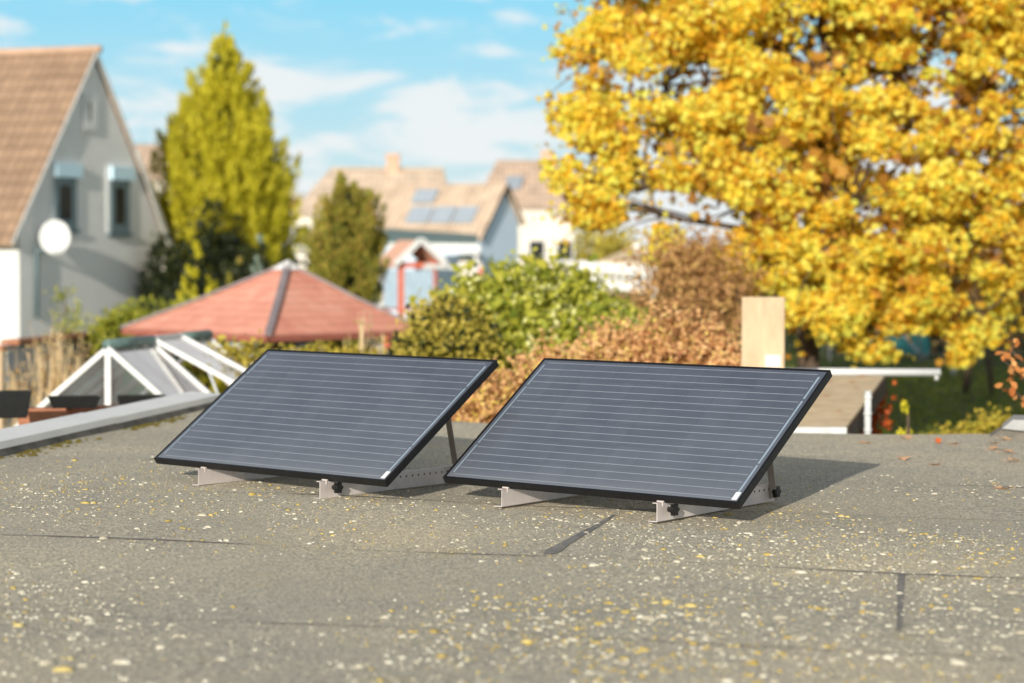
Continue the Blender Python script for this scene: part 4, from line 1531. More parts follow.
# white pergola building behind the green shrub
pg = thing('garden_pavilion', (*at(630, 270, 60).xy, 0), 'white slatted garden pavilion with low brown roof between green shrub and brown bushes', 'pavilion')
Yp = 60
mb = MB()
for (xa, ya, xb, yb, hgt) in ((578, 265, 662, 272, 0.26), (590, 284, 656, 288, 0.24)):
    mb.bar(at(xa, ya, Yp), at(xb, yb, Yp), 0.14, hgt)
mb.build('beam', M['white'], pg)
for i in range(9):
    mb = MB()
    xx = 594 + i * 7.2
    p = at(xx, 268 + i * 0.5, Yp + 0.02)
    p2 = at(xx, 286, Yp + 0.02)
    mb.bar(p, p2, 0.09, 0.07, up=(0, 1, 0))
    mb.build('baluster', M['white'], pg)
for px in (592, 655):
    mb = MB()
    p = at(px, 286, Yp + 0.15)
    mb.box((p.x, p.y, p.z / 2), (0.14, 0.14, p.z))
    mb.build('post', M['white'], pg)
mb = MB()
mb.prism([at(600, 264, Yp), at(668, 270, Yp), at(662, 254, Yp + 2.5), at(634, 249, Yp + 2.5)], (0, 0, 0.10))
mb.build('roof', M['felt_tan'], pg)
mb = MB()
mb.bar(at(634, 246, Yp + 2.4), at(682, 261, Yp + 1.4), 0.12, 0.2)
mb.build('fascia', M['white'], pg)
mb = MB()
p = at(630, 280, Yp + 1.6)
mb.box((p.x, p.y, 1.4), (1.9, 0.15, 2.8))
mb.build('back_wall', M['tan_plaster'], pg)

# ------------------------------------------------------------------ red pavilion roof
Yg = 28.5
apg = at(288, 264, Yg)
cF = at(268, 337, Yg - 2.15)
cL = at(121, 327, Yg + 0.1)
cR = at(424, 331, Yg - 0.1)
zE = (cF.z + cL.z + cR.z) / 3
cF.z = cL.z = cR.z = zE
cB = cL + cR - cF
cen = (cL + cR) / 2
m, nt, out = nodes_of('faded_red_shingles')
b = nt.nodes.new('ShaderNodeBsdfPrincipled')
b.inputs['Roughness'].default_value = 0.85
b.inputs['Specular IOR Level'].default_value = 0.15
n1 = noise(nt, 2.2, 7, 0.7)
r1 = ramp(nt, [(0.30, (0.66, 0.25, 0.18)), (0.55, (0.80, 0.36, 0.26)), (0.75, (0.84, 0.47, 0.36))])
nt.links.new(n1.outputs['Fac'], r1.inputs['Fac'])
n2 = noise(nt, 7.5, 4, 0.75)
r2 = ramp(nt, [(0.62, (0, 0, 0)), (0.70, (0.8, 0.8, 0.8))])
nt.links.new(n2.outputs['Fac'], r2.inputs['Fac'])
c = mixc(nt, r1.outputs['Color'], (0.86, 0.62, 0.46), r2.outputs['Color'])
tc = nt.nodes.new('ShaderNodeTexCoord')
sp = nt.nodes.new('ShaderNodeSeparateXYZ')
nt.links.new(tc.outputs['Object'], sp.inputs[0])
fr_ = nt.nodes.new('ShaderNodeMath'); fr_.operation = 'MULTIPLY'; fr_.inputs[1].default_value = 11.0
nt.links.new(sp.outputs['Z'], fr_.inputs[0])
fq = nt.nodes.new('ShaderNodeMath'); fq.operation = 'FRACT'
nt.links.new(fr_.outputs[0], fq.inputs[0])
rq = ramp(nt, [(0.0, (0.62, 0.60, 0.60)), (0.22, (1, 1, 1))])
nt.links.new(fq.outputs[0], rq.inputs['Fac'])
c = mixc(nt, c, rq.outputs['Color'], 0.8, 'MULTIPLY')
nt.links.new(c, b.inputs['Base Color'])
nt.links.new(b.outputs['BSDF'], out.inputs['Surface'])
M['red_shingle'] = m
M['fascia_red'] = surf('dark_red_fascia', (0.40, 0.13, 0.09), (0.30, 0.10, 0.07), 0.8)
gz_ = thing('garden_gazebo', (cen.x, cen.y, 0), 'square garden gazebo with faded red pyramid roof and dark posts', 'gazebo')
mb = MB()
tip = Vector((apg.x, apg.y, apg.z))
C4 = [cL, cF, cR, cB]
# slightly bellcast slopes
for i in range(4):
    p, q = C4[i], C4[(i + 1) % 4]
    mp_, mq = p.lerp(tip, 0.5) - Vector((0, 0, 0.03)), q.lerp(tip, 0.5) - Vector((0, 0, 0.03))
    mb.add([p, q, mq, mp_, tip], [(0, 1, 2, 3), (3, 2, 4)])
rfg = mb.build('roof', M['red_shingle'], gz_)
mb = MB()
for i in range(4):
    p, q = C4[i], C4[(i + 1) % 4]
    up = Vector((0, 0, 0.004))
    mb.prism([p - up, q - up, q - up * 2 - Vector((0, 0, 0.07)), p - up * 2 - Vector((0, 0, 0.07))], (cen - (p + q) / 2).normalized() * 0.04)
mb.build('fascia', M['fascia_red'], rfg)
mb = MB()
for p in (cL, cF, cR, cB):
    m_ = p.lerp(tip, 0.5)
    mb.bar(p + Vector((0, 0, 0.02)), m_ + Vector((0, 0, 0.0)), 0.09, 0.03)
    mb.bar(m_ + Vector((0, 0, 0.0)), tip + Vector((0, 0, 0.02)), 0.09, 0.03)
mb.build('hip_strip', surf('grey_hip_strip', (0.30, 0.25, 0.26), (0.22, 0.19, 0.20), 0.6), rfg)
mb = MB()
b4 = [tip.lerp(p, 0.12) + Vector((0, 0, 0.03)) for p in C4]
mb.add(b4 + [tip + Vector((0, 0, 0.06))], [(0, 1, 4), (1, 2, 4), (2, 3, 4), (3, 0, 4)])
mb.build('cap', M['flashing'], rfg)
mb = MB()
mb.add([p.lerp(cen, 0.02) - Vector((0, 0, 0.075)) for p in C4][::-1], [(0, 1, 2, 3)])
mb.build('ceiling', M['wood_dark'], gz_)
for p in C4:
    mb = MB()
    q = p.lerp(cen, 0.14)
    mb.box((q.x, q.y, (zE - 0.08) / 2), (0.13, 0.13, zE - 0.08), rz=0.7)
    mb.build('post', M['wood_dark'], gz_)
for (i, j) in ((0, 1), (1, 2)):
    p, q = C4[i].lerp(cen, 0.14), C4[j].lerp(cen, 0.14)
    for (u, v) in ((p, q), (q, p)):
        mb = MB()
        pts = []
        for k in range(7):
            t = k / 6
            pts.append(u.lerp(v, 0.32 * t) + Vector((0, 0, -0.62 + 0.52 * math.sin(t * math.pi / 2) )))
        mb.tube(pts, 0.05, 6)
        mb.build('brace', M['white_dirty'], gz_, True)

# ------------------------------------------------------------------ play tower with swing beam
Yt = 50
pt_c = at(409, 300, Yt)
pt = thing('play_tower', (pt_c.x, pt_c.y, 0), 'small red and pale blue wooden play tower with gable roof and swing beam', 'play tower')
zr_ = at(404, 240, Yt).z
ze_ = at(404, 263, Yt).z
zb_, zt_ = at(404, 304, Yt).z, at(404, 270, Yt).z
yaw = R(28)
ct, st_ = Vector((math.cos(yaw), math.sin(yaw), 0)), Vector((-math.sin(yaw), math.cos(yaw), 0))
hw_ = 0.42
P0 = Vector((pt_c.x, pt_c.y + 0.3, 0))
for (u, v) in ((-1, -1), (1, -1), (1, 1), (-1, 1)):
    mb = MB()
    q = P0 + ct * (u * hw_) + st_ * (v * hw_)
    mb.box((q.x, q.y, (ze_ + 0.05) / 2), (0.12, 0.12, ze_ + 0.05), rz=yaw)
    mb.build('post', M['wood_red'], pt)
mb = MB()
for (u, v) in ((-1, -1), (-1, 1), (1, -1)):
    pass
for s_ in (-1, 1):
    a = P0 + st_ * (s_ * hw_)
    mb.bar(a - ct * hw_ + Vector((0, 0, ze_ - 0.05)), a + ct * hw_ + Vector((0, 0, ze_ - 0.05)), 0.07, 0.12)
    a = P0 + ct * (s_ * hw_)
    mb.bar(a - st_ * hw_ + Vector((0, 0, ze_ - 0.05)), a + st_ * hw_ + Vector((0, 0, ze_ - 0.05)), 0.07, 0.12)
mb.build('top_rail', M['wood_red'], pt)
for (o_, ax_) in ((P0 - st_ * (hw_ + 0.08), ct), (P0 - ct * (hw_ + 0.08), st_)):
    mb = MB()
    for k in range(6):
        q = o_ + ax_ * ((k - 2.5) * 0.128)
        mb.bar(q + Vector((0, 0, zb_ - 0.1)), q + Vector((0, 0, zt_)), 0.115, 0.03, up=tuple(ax_.cross(Vector((0, 0, 1)))))
    mb.build('side_panel', M['tower_blue'], pt)
mb = MB()
mb.box((P0.x, P0.y, zb_ - 0.12), (0.95, 0.95, 0.06), rz=yaw)
mb.build('platform', M['wood_red'], pt)
rf = MB()
for s_ in (-1, 1):
    a = P0 - st_ * 0.62 + Vector((0, 0, zr_))
    e_ = a + ct * (s_ * 0.66) - Vector((0, 0, zr_ - ze_ + 0.04))
    L2 = st_ * 1.24
    vs = [a, e_, e_ + L2, a + L2]
    rf.add(vs + [p - Vector((0, 0, 0.05)) for p in vs], [(0, 1, 2, 3), (7, 6, 5, 4), (0, 4, 5, 1), (1, 5, 6, 2), (2, 6, 7, 3)])
rt = rf.build('roof', M['tower_roof'], pt)
mb = MB()
for s_ in (-1, 1):
    a = P0 - st_ * 0.63 + Vector((0, 0, zr_ + 0.01))
    e_ = a + ct * (s_ * 0.68) - Vector((0, 0, zr_ - ze_ + 0.04))
    mb.bar(a, e_, 0.03, 0.14)
mb.build('verge_board', M['white'], rt)
mb = MB()
b0, b1 = at(424, 266, Yt), at(482, 268, Yt + 0.5)
mb.bar(b0, b1, 0.10, 0.12)
mb.build('swing_beam', M['white_dirty'], pt)
for s_ in (-1, 1):
    mb = MB()
    mb.bar(b1 + Vector((-0.05, 0, 0.05)), Vector((b1.x + 0.1 * s_, b1.y + 0.8 * s_, 0)), 0.11, 0.11, up=(1, 0, 0))
    mb.build('swing_leg', M['wood_red'], pt)

# ------------------------------------------------------------------ conifers


def prof_px(base_y, Y, rows):
    """rows of (py, half width px) -> fractions, metres"""
    zb = at(0, base_y, Y).z
    zt = at(0, rows[-1][0], Y).z
    return zb, zt - zb, [((at(0, y, Y).z - zb) / (zt - zb), hw * Y / F) for y, hw in rows]


Yc = 62.5
cx = at(224, 200, Yc).x
rows = [(330, 40), (290, 55), (250, 66), (200, 70), (150, 58), (110, 40), (80, 25), (55, 11), (40, 4), (28, 1)]
zt = at(0, 28, Yc).z
prof = [((at(0, y, Yc).z) / zt, hw * 0.95 * Yc / F) for y, hw in rows]
prof = [(0.0, 0.9), (0.08, 1.1)] + prof
conifer('conifer_tree', 'tall yellow green conifer beside the grey gable house', (cx, Yc, 0), zt, prof, 760, M['leaf_conifer'], per=105, leaf=0.145, plume=1.22, width=0.19,
        leaders=[(dx * 62.5 / 46, CAMZ + (a_ - CAMZ) * 62.5 / 46, CAMZ + (b_ - CAMZ) * 62.5 / 46) for dx, a_, b_ in ((-0.20, 7.0, 8.35), (0.30, 6.8, 8.0), (-0.66, 6.2, 7.55), (0.60, 6.0, 7.35), (0.04, 7.2, 8.6))])
Yc2 = 42
rows = [(300, 34), (270, 38), (240, 37), (215, 30), (195, 18), (182, 8), (171, 2)]
zt = at(0, 170, Yc2).z
prof = [(0.0, 0.6)] + [(at(0, y, Yc2).z / zt, hw * 0.88 * Yc2 / F) for y, hw in rows]
conifer('conifer_tree', 'dark olive conifer with bronze tips in front of the faded hipped roof', (at(347, 200, Yc2).x, Yc2, 0), zt, prof, 420, M['leaf_thuja'], per=100, leaf=0.09, plume=0.6, width=0.2)
Yc3 = 38
zt = at(0, 240, Yc3).z
conifer('conifer_tree', 'small yellow green conifer in shade below the tall conifer', (at(197, 260, Yc3).x, Yc3, 0), zt, [(0, 0.3), (0.35, 0.5), (0.6, 0.42), (0.8, 0.2), (1, 0.03)], 90, M['leaf_conifer'], per=90, leaf=0.09, plume=0.5)
zt = at(0, 233, Yc3).z
conifer('conifer_tree', 'slim blue grey spruce rising behind the red gazebo roof', (at(263, 260, Yc3).x, Yc3, 0), zt, [(0, 0.35), (0.4, 0.3), (0.75, 0.17), (1, 0.02)], 50, M['leaf_spruce'], per=80, leaf=0.08, plume=0.4)
zt = at(0, 255, Yc3 + 1).z
conifer('conifer_tree', 'small olive conifer between the blue spruce and the yellow one', (at(237, 270, Yc3 + 1).x, Yc3 + 1, 0), zt, [(0, 0.3), (0.5, 0.28), (0.8, 0.17), (1, 0.02)], 45, M['leaf_thuja'], per=80, leaf=0.08, plume=0.4)

# near-black foliage standing in for the shadow at the tall conifer's foot
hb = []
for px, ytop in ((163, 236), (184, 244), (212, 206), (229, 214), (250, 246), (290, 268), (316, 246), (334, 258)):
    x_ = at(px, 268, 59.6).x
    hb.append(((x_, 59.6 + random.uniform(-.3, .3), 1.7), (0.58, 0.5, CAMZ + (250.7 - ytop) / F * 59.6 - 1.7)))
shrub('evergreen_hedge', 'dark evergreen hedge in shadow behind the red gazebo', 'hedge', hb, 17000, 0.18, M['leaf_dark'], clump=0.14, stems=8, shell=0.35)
# tree line at the horizon
for i, (px, py, Y, rpx, mat, lab) in enumerate(((288, 196, 210, 22, 'leaf_brown', 'hazy brown tree beyond the faded hipped roof, left of it'), 
                                        (600, 235, 170, 40, 'leaf_olive', 'olive tree far behind the white pavilion'),
                                        (700, 240, 150, 40, 'leaf_brown', 'brown tree far behind the yellow maple'), (960, 250, 120, 45, 'leaf_brown', 'brown tree far behind the right side of the yellow maple'))):
    p = at(px, py, Y)
    r_ = rpx * Y / F
    t = thing('broadleaf_tree', (p.x, Y, 0), lab, 'tree')
    bl = [((p.x + random.uniform(-.5, .5) * r_, Y + random.uniform(-.4, .4) * r_, p.z - r_ * random.uniform(0.3, 0.9)), (r_ * .75, r_ * .75, r_ * .65)) for _ in range(6)]
    P = blob_points(bl, 2400, 0.3, 10, 0.4)
    np_mesh('crown', leaves(P, 0.42 * rng.uniform(.7, 1.3, len(P)), OVAL), 6, M[mat], t)
    mb = MB()
    for (c_, r2) in bl: limb(mb, (p.x, Y, max(0.3, p.z - 2.2 * r_)), c_, 0.12, 0.03, 0.1)
    mb.tube([(p.x, Y, -0.1), (p.x, Y, max(0.35, p.z - 2.1 * r_))], [0.25, 0.15], 8)
    mb.build('trunk', M['bark'], t, True)

# ------------------------------------------------------------------ shrubs and hedges
def B(px, py, Y, rx, rz_, ry=None):
    p = at(px, py, Y)
    k = Y / F
    return ((p.x, p.y, p.z), (rx * k, (ry if ry else (rx + rz_) / 2) * k, rz_ * k))


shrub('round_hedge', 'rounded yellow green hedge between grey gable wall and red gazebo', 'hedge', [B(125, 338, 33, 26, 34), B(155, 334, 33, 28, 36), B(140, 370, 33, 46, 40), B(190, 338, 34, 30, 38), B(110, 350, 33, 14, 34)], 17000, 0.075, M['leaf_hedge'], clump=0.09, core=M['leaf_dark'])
shrub('laurel_shrub', 'large glossy bright green laurel shrub between gazebo and white pavilion', 'shrub',
      [B(505, 308, 22, 46, 38), B(560, 306, 22.5, 48, 34), B(475, 318, 21.8, 36, 36), B(598, 326, 22.8, 34, 22), B(540, 350, 21.6, 80, 36), B(535, 284, 22.5, 38, 18), B(595, 338, 22, 45, 28)],
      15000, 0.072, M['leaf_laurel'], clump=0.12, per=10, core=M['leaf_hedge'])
shrub('olive_shrub', 'dull olive shrub in front of the play tower, left of the laurel', 'shrub',
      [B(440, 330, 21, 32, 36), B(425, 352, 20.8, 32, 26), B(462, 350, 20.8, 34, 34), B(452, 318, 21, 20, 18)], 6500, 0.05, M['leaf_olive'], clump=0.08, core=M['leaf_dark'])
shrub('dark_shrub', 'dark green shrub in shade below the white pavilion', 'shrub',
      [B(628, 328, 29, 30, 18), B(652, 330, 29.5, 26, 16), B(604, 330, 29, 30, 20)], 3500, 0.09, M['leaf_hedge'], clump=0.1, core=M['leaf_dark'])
shrub('beech_hedge', 'copper orange beech hedge along the far edge of the flat roof', 'hedge',
      [B(495, 412, 18, 44, 52), B(555, 394, 18.2, 50, 50), B(615, 370, 18.6, 48, 48), B(675, 354, 18.8, 46, 48), B(712, 372, 18.9, 36, 52), B(640, 425, 18.2, 60, 60), B(560, 440, 17.8, 70, 50), B(470, 428, 17.8, 24, 40), B(700, 440, 18.3, 40, 60)],
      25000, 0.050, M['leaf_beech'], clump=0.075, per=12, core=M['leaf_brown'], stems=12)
shrub('brown_shrub', 'tall reddish brown shrub behind the beech hedge and beside the white pavilion', 'shrub',
      [B(700, 278, 24.6, 42, 40), B(728, 305, 24.4, 32, 44), B(676, 262, 24.8, 32, 26), B(690, 318, 24.2, 46, 30), B(650, 300, 24.4, 22, 22)], 6500, 0.06, M['leaf_brown'], clump=0.16, per=10, stems=14, shell=0.3)
shrub('brown_shrub', 'dark brown shrub at the right picture edge behind the yellow tree', 'shrub',
      [B(1000, 300, 38, 42, 50), B(1040, 280, 38, 46, 60), B(965, 330, 39, 30, 34)], 4200, 0.085, M['leaf_brown'], clump=0.16, per=10, stems=10, shell=0.3)
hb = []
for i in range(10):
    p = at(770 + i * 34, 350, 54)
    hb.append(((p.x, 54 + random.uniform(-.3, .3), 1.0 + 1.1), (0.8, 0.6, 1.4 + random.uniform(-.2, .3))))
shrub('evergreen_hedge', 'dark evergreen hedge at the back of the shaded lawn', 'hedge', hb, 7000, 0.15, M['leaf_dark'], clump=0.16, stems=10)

twig_shrub('twiggy_shrub', 'pale leafless shrub with orange tips in front of the grey house wall', at(54, 420, 24).xy.to_3d() + Vector((0, 0, 0)), at(0, 312, 24).z, 1.05, 60, M['twig_pale'], M['leaf_pale'], 1800, 0.045, r0=0.017)
twig_shrub('twiggy_shrub', 'pale branching shrub growing in front of the red gazebo roof', at(365, 420, 23).xy.to_3d(), at(0, 303, 23).z, 1.0, 34, M['twig_pale'], M['leaf_yellow'], 260, 0.04, r0=0.028)
shrub('yellow_shrub', 'low yellowing shrub between glass lantern and red gazebo', 'shrub', [B(225, 358, 21, 26, 20), B(252, 366, 21, 24, 22), B(330, 370, 21, 60, 24), B(290, 372, 21, 40, 24)], 2600, 0.05, M['leaf_yellow'], clump=0.07, core=M['leaf_olive'])
shrub('climbing_plant', 'thin green climber rising against the grey house wall', 'plant', [B(64, 312, 40, 8, 22), B(72, 330, 40, 14, 20), B(62, 295, 40, 4, 8)], 380, 0.09, M['leaf_hedge'], clump=0.10, stems=3)

# low garden wall and brick pier at the left
mb = MB()
a, b2 = at(6, 345, 30), at(98, 336, 34)
t = thing('garden_wall', (*((a + b2) / 2).xy, 0), 'grey blue garden wall with terracotta coping below the grey house', 'wall')
mb.prism([(a.x, a.y, 0), (b2.x, b2.y, 0), (b2.x, b2.y, b2.z), (a.x, a.y, a.z)], (0.06, 0.2, 0))
mb.build('wall_panel', M['grey_wall'], t)
mb = MB()
mb.bar(a + Vector((0.03, 0.1, 0.035)), b2 + Vector((0.03, 0.1, 0.035)), 0.28, 0.07)
mb.build('coping', M['terracotta'], t)
p = at(-3, 350, 28)
t = thing('brick_pier', (p.x, p.y, 0), 'orange brick pier at the left picture edge beside the garden wall', 'pier')
mb = MB()
mb.box((p.x, p.y, p.z / 2), (0.18, 0.2, p.z))
mb.build('shaft', M['tan_plaster'], t)
mb = MB()
mb.box((p.x, p.y, p.z + 0.03), (0.22, 0.24, 0.06))
mb.build('cap', M['terracotta'], t)

# ------------------------------------------------------------------ yellow maple
Ym = 27
base = at(803, 480, Ym)
tb = Vector((base.x, Ym, ground_z(base.x, Ym)))
tree = thing('maple_tree', tb, 'large golden yellow maple tree filling the upper right', 'tree')
bl = [(664, 85, 104, 0), (645, 168, 74, -.6), (760, 70, 150, .4), (895, 70, 160, .2), (1005, 110, 150, .3), (755, 185, 105, -.9), (850, 210, 122, -1.3), (945, 225, 115, -.6),
      (835, 290, 62, -1.2), (925, 285, 68, -1.0), (1030, 235, 105, 0), (600, 208, 28, -.5), (700, -70, 150, .4), (880, -90, 180, 0), (1050, -40, 160, .5), (598, 55, 36, -.2), (590, 182, 32, -.6), (604, 130, 42, -.3),
      (880, 330, 30, -1.3), (955, 330, 34, -.9), (790, 262, 44, -1.2), (1130, 120, 140, .5), (618, -20, 52, 0)]
blobs = []
for (px, py, r_, dy) in bl:
    p = at(px, py, Ym + dy)
    k = Ym / F
    blobs.append(((p.x, p.y, p.z), (r_ * k, r_ * k * 0.95, r_ * k)))
cl = []
for (c_, r_) in blobs:
    k = max(4, int(26 * (r_[0] / 1.3) ** 2))
    d = sphere_dirs(k * 3)
    d = d[(d[:, 1] < 0.45)][:k]                     # the far side is thinner
    q = rng.uniform(0.62, 1.02, len(d))
    cl.append(np.array(c_) + d * np.array(r_) * q[:, None])
cl = np.concatenate(cl)
cr = rng.uniform(0.12, 0.36, len(cl))
cn_ = (cr ** 2 * 2100).astype(int) + 12
P = []
for c_, r_, k in zip(cl, cr, cn_):
    d = sphere_dirs(k)
    P.append(c_ + d * (r_ * rng.random(k) ** 0.45)[:, None] * np.array([1.15, 1.15, 0.72]))
P = np.concatenate(P)
# stray shoots beyond the outline
extra = np.array([list(at(px, py, Ym - 0.3)) for px, py in ((556, 30), (548, 95), (552, 118), (562, 70), (555, 165), (548, 215), (560, 243), (736, 296), (728, 305), (566, 8))])
ex = np.repeat(extra, 9, 0) + rng.normal(size=(len(extra) * 9, 3)) * np.array([.09, .09, .06])
P = np.concatenate([P, ex, blob_points(blobs, 6000, 0.25, 6, 0.55)])
shoots = [Vector(tuple(e_)) for e_ in extra]
print('maple leaves', len(P))
V = leaves(P, 0.092 * rng.uniform(0.65, 1.3, len(P)), MAPLE, 0.6)
np_mesh('crown', V, 12, M['leaf_gold'], tree)
Pi = blob_points([(c_, tuple(x * 0.74 for x in r_)) for c_, r_ in blobs], 3000, 0.2, 10, 0.15)  # darker inner leaves paint in the shade of the crown's crevices
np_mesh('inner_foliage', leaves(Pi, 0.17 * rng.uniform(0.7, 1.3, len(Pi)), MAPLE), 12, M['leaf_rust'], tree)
mb = MB()
fork = at(808, 300, Ym + 0.1)
mb.tube([tb + Vector((0, 0, -0.1)), tb + Vector((0.0, 0, 0.25)), tb.lerp(fork, 0.5) + Vector((0.04, 0, 0)), fork], [0.27, 0.19, 0.15, 0.14], 12)
tr_ = mb.build('trunk', M['bark'], tree, True)
mb = MB()
up1 = at(815, 150, Ym + 0.3)
up2 = at(830, -40, Ym + 0.3)
limb(mb, fork, up1, 0.14, 0.09, 0.06, 6, 9)
limb(mb, up1, up2, 0.09, 0.04, 0.08, 6, 8)
starts = [fork, fork.lerp(up1, 0.35), fork.lerp(up1, 0.7), up1, up1.lerp(up2, 0.4)]
for i, (c_, r_) in enumerate(blobs):
    s0 = min(starts, key=lambda q: (q - Vector(c_)).length + (0.8 if q.z > c_[2] + 0.3 else 0))
    pts = limb(mb, s0, c_, 0.055, 0.018, 0.12, 7, 6)
    for k in range(7):
        e = Vector(c_) + Vector([max(-0.75, min(0.85, random.gauss(0, 0.5))) * x for x in r_])
        limb(mb, pts[random.randint(3, 6)], e, 0.02, 0.005, 0.12, 4, 5)
for e_ in shoots:
    c_ = min((Vector(b_[0]) for b_ in blobs), key=lambda q: (q - e_).length)
    limb(mb, c_, e_, 0.016, 0.004, 0.08, 5, 5)
for c_ in cl[::2]:
    b_ = min((Vector(b_[0]) for b_ in blobs), key=lambda q: (q - Vector(c_)).length)
    limb(mb, b_, c_, 0.02, 0.006, 0.12, 4, 5)
mb.build('limb', M['bark'], tree, True)

# ------------------------------------------------------------------ tan rendered stack and the shed roof on the right
Yk = 17.25
a, b2 = at(739.5, 297, Yk), at(785, 298, Yk)
ps = thing('rendered_stack', ((a.x + b2.x) / 2, Yk + 0.2, 0), 'tall tan rendered chimney stack behind the right solar panel', 'chimney')
mb = MB()
g_ = ground_z(a.x, Yk)
mb.prism([(a.x + 0.02, Yk, 0), (b2.x, Yk, 0), (b2.x + 0.022, Yk + 0.16, 0), (a.x + 0.036, Yk + 0.16, 0)], (0, 0, a.z))
mb.build('shaft', M['tan_plaster'], ps, bevel=0.012)
mb = MB()
p = at(773, 361, Yk)
mb.box((p.x, Yk - 0.006, p.z), (0.13, 0.012, 0.10))  # small paler patch low on the shaft
mb.build('repair_patch', M['white_dirty'], ps, bevel=0.004)

sh = thing('lean_to_shed', (*at(820, 400, 17.5).xy, 0), 'low shed with leaf strewn sloping felt roof and white edge trim', 'shed')
Yn, Yf = 16.0, 19.3
A_ = at(690, 424, Yn); B_ = at(846, 427, Yn)
C_ = at(884, 376, Yf); D_ = at(690, 374, Yf)
A_.z = B_.z; D_.z = C_.z
mb = MB()
mb.prism([A_, B_, C_, D_], (0, 0, -0.05))
mb.build('roof', M['felt_tan'], sh)
mb = MB()
mb.bar(A_ + Vector((0, -0.02, -0.045)), B_ + Vector((0.0, -0.02, -0.045)), 0.04, 0.09)
mb.build('eave_trim', M['white_dirty'], sh)
mb = MB()
e0 = at(690, 371.5, Yf + 0.08); e1 = at(940, 372.5, Yf + 0.08)
mb.tube([e0, e1], 0.036, 12)
mb.tube([at(936.5, 373, Yf + 0.08), at(936.5, 380, Yf + 0.08)], 0.02, 8)
mb.build('gutter', M['white'], sh, True)
mb = MB()
mb.bar(B_ + Vector((0.01, 0, -0.09)), C_ + Vector((0.01, 0, -0.09)), 0.03, 0.14)
mb.build('verge_board', M['wood_dark'], sh)
p = at(868, 391, 16.7)
mb = MB()
mb.tube([(p.x, p.y, 0), (p.x, p.y, p.z)], 0.027, 10)
for k in range(9):
    z = p.z - 0.04 - k * 0.13
    mb.tube([(p.x, p.y, z), (p.x, p.y, z - 0.025)], 0.033, 10)
mb.build('post', M['white_dirty'], sh, True)
mb = MB()
mb.prism([(A_.x, Yn + 0.35, 0), (B_.x - 0.15, Yn + 0.35, 0), (C_.x - 0.3, Yf - 0.2, 0), (D_.x, Yf - 0.2, 0)], (0, 0, B_.z - 0.06))
mb.build('wall', M['wood_dark'], sh)
shn = (B_ - A_).cross(D_ - A_).normalized()
for i, (px, py) in enumerate(((861, 377), (857, 389), (826, 397), (851, 383), (838, 412), (828, 383))):
    p = at_plane(px, py, B_, shn)
    V_ = MAPLE * random.uniform(0.08, 0.12)
    V_ = V_ @ np.array(Matrix.Rotation(random.uniform(0, 6), 3, 'Z')).T
    V_[:, 2] -= V_[:, 2].min() - 0.012
    mbx = MB()
    mbx.add([tuple(v + np.array(p)) for v in V_], [list(range(12))])
    tag(mbx.build('fallen_leaf', M['leaf_fallen'], None), 'pale fallen leaf lying on the sloping shed roof', 'leaf', 'fallen leaves on the shed roof')

# plants by the shed, feathery tip, tufts by the far edge
shrub('red_shrub', 'small red leaved shrub under the shed roof edge', 'shrub', [B(873, 398, 19.6, 12, 12), B(862, 418, 19.0, 12, 16)], 260, 0.075, M['leaf_red'], tpl=MAPLE, clump=0.08, per=6, stems=4)
Yz = 17.2
zt = at(0, 386, Yz).z
conifer('young_conifer', 'feathery yellow green conifer tip rising past the roof edge', (at(908, 420, Yz).x, Yz, 0), zt, [(0, 0.22), (0.6, 0.15), (0.85, 0.07), (1, 0.01)], 50, M['leaf_conifer'], per=50, leaf=0.05, plume=0.3, core=False)
shrub('yellow_shrub', 'low yellow shrub beyond the far roof edge beside the raised kerb', 'shrub', [B(975, 434, 20, 24, 10), B(996, 430, 20, 16, 12), B(948, 442, 20, 14, 8)], 800, 0.06, M['leaf_yellow'], clump=0.08)

# orange twig reaching in from the right
tw = thing('oak_shrub', (4.05, 15.2, ground_z(4.05, 15.2)), 'orange leaved oak twigs reaching in at the right picture edge', 'shrub')
mb = MB()
hub = Vector((4.35, 15.1, 2.0))
mb.tube([(4.05, 15.2, -0.05), (4.2, 15.15, 1.0), hub], [0.05, 0.04, 0.03], 8)
tips = []
for (px, py) in ((1003, 360), (1006, 386), (1012, 350), (1020, 372), (1016, 392), (1030, 350), (1040, 380), (1045, 330), (1060, 360), (1018, 362)):
    e = at(px, py, 15.1 + random.uniform(-.15, .15))
    pts = limb(mb, hub, e, 0.014, 0.003, 0.10, 6, 5)
    tips += [e, e, e, pts[-2], pts[-3]]
mb.build('stem', M['bark'], tw, True)
T = np.array([list(random.choice(tips)) for _ in range(110)])
P = T + rng.normal(size=T.shape) * 0.04
np_mesh('foliage', leaves(P, 0.075 * rng.uniform(0.7, 1.25, len(P)), OVAL * np.array([1.15, 1, 1.6]), 0.2), 6, M['leaf_orange'], tw)

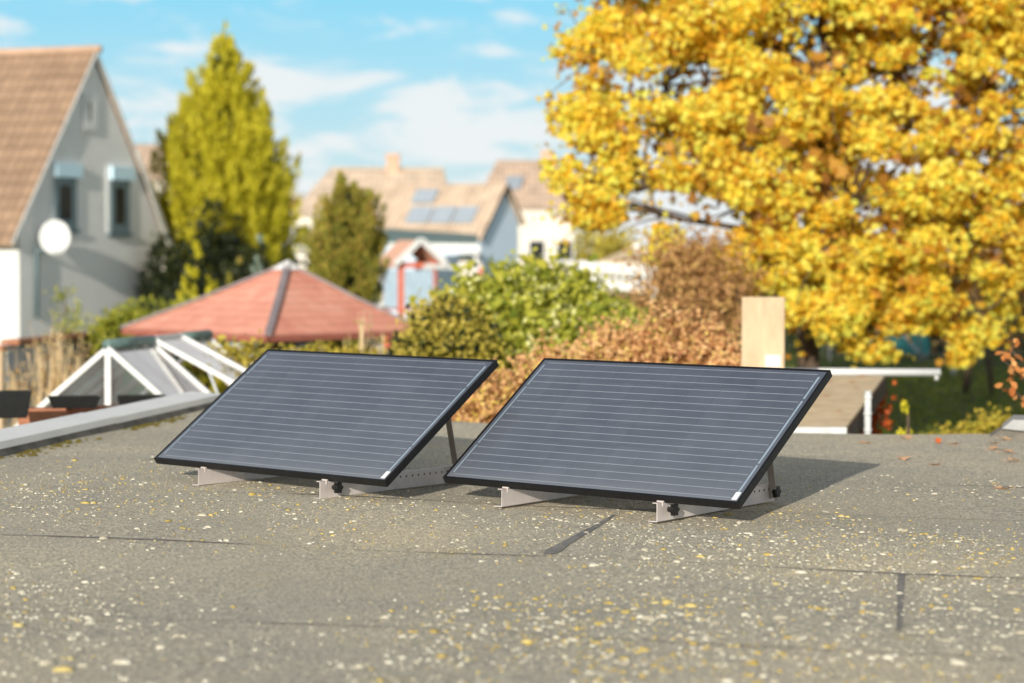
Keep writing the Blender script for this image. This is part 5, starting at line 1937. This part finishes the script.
# fence, tarp and post behind the lawn
fn = thing('wire_fence', (*at(900, 370, 50).xy, 1.0), 'dark wire fence with thin posts across the back of the lawn', 'fence')
for px in range(800, 1040, 30):
    mb = MB()
    p = at(px, 332, 50)
    mb.tube([(p.x, p.y, 0.95), (p.x, p.y, p.z)], 0.03, 6)
    mb.build('post', M['pipe_grey'], fn)
mb = MB()
for py in (334, 341, 348, 355, 362, 369):
    mb.tube([at(798, py, 50), at(1040, py, 50)], 0.008, 4)
mb.build('wire', M['pipe_grey'], fn)
tpn = thing('tarpaulin_shelter', (*at(890, 350, 51.5).xy, 1.0), 'teal tarpaulin shelter behind the fence under the yellow tree', 'shelter')
mb = MB()
c1, c2, c3, c4 = at(850, 354, 51.2), at(932, 354, 51.2), at(926, 324, 51.8), at(856, 322, 51.8)
N_ = 10
vs, fs = [], []
for j in range(N_ + 1):
    for i in range(N_ + 1):
        u, v = i / N_, j / N_
        p = c1.lerp(c2, u).lerp(c4.lerp(c3, u), v)
        p.z += 0.05 * math.sin(u * 9) * math.sin(v * 5) - 0.12 * math.sin(u * math.pi * 2) ** 2 * v
        p.y += 0.12 * math.sin(u * 14 + v * 3)
        vs.append(p)
for j in range(N_):
    for i in range(N_):
        a_ = j * (N_ + 1) + i
        fs.append((a_, a_ + 1, a_ + N_ + 2, a_ + N_ + 1))
mb.add(vs, fs)
mb.build('cover', M['tarp_teal'], tpn, True)
mb = MB()
for (p, q) in ((c4, Vector((c4.x, c4.y, 0.95))), (c3, Vector((c3.x, c3.y, 0.95))), (c4, c3), (at(898, 328, 50.8), at(918, 352, 50.8))):
    mb.bar(p, q, 0.07, 0.07)
mb.build('pole', M['galv'], tpn)
p = at(954, 352, 45)
t = thing('garden_post', (p.x, p.y, 1.0), 'slim pale post standing on the shaded lawn before the fence', 'post')
mb = MB()
mb.tube([(p.x, p.y, 0.95), (p.x, p.y, p.z)], 0.05, 8)
mb.build('shaft', M['galv'], t)
mb = MB()
mb.tube([(p.x, p.y, p.z), (p.x, p.y, p.z + 0.05), (p.x, p.y, p.z + 0.08)], [0.065, 0.065, 0.02], 8)
mb.build('cap', M['galv'], t)

# lawn grass
n_ = 9000
gx_ = rng.uniform(4.0, 13.5, n_)
gy_ = rng.uniform(25.5, 47, n_)
P = np.stack([gx_, gy_, np.full(n_, 1.03)], 1)
V = leaves(P, 0.14 * rng.uniform(.6, 1.3, n_), RHOMB * np.array([.5, 1, 1]), axis=np.repeat(np.array([[0, 0, 1.0]]), n_, 0), spread=0.5)
tag(np_mesh('grass', V, 4, M['grass']), kind='stuff')
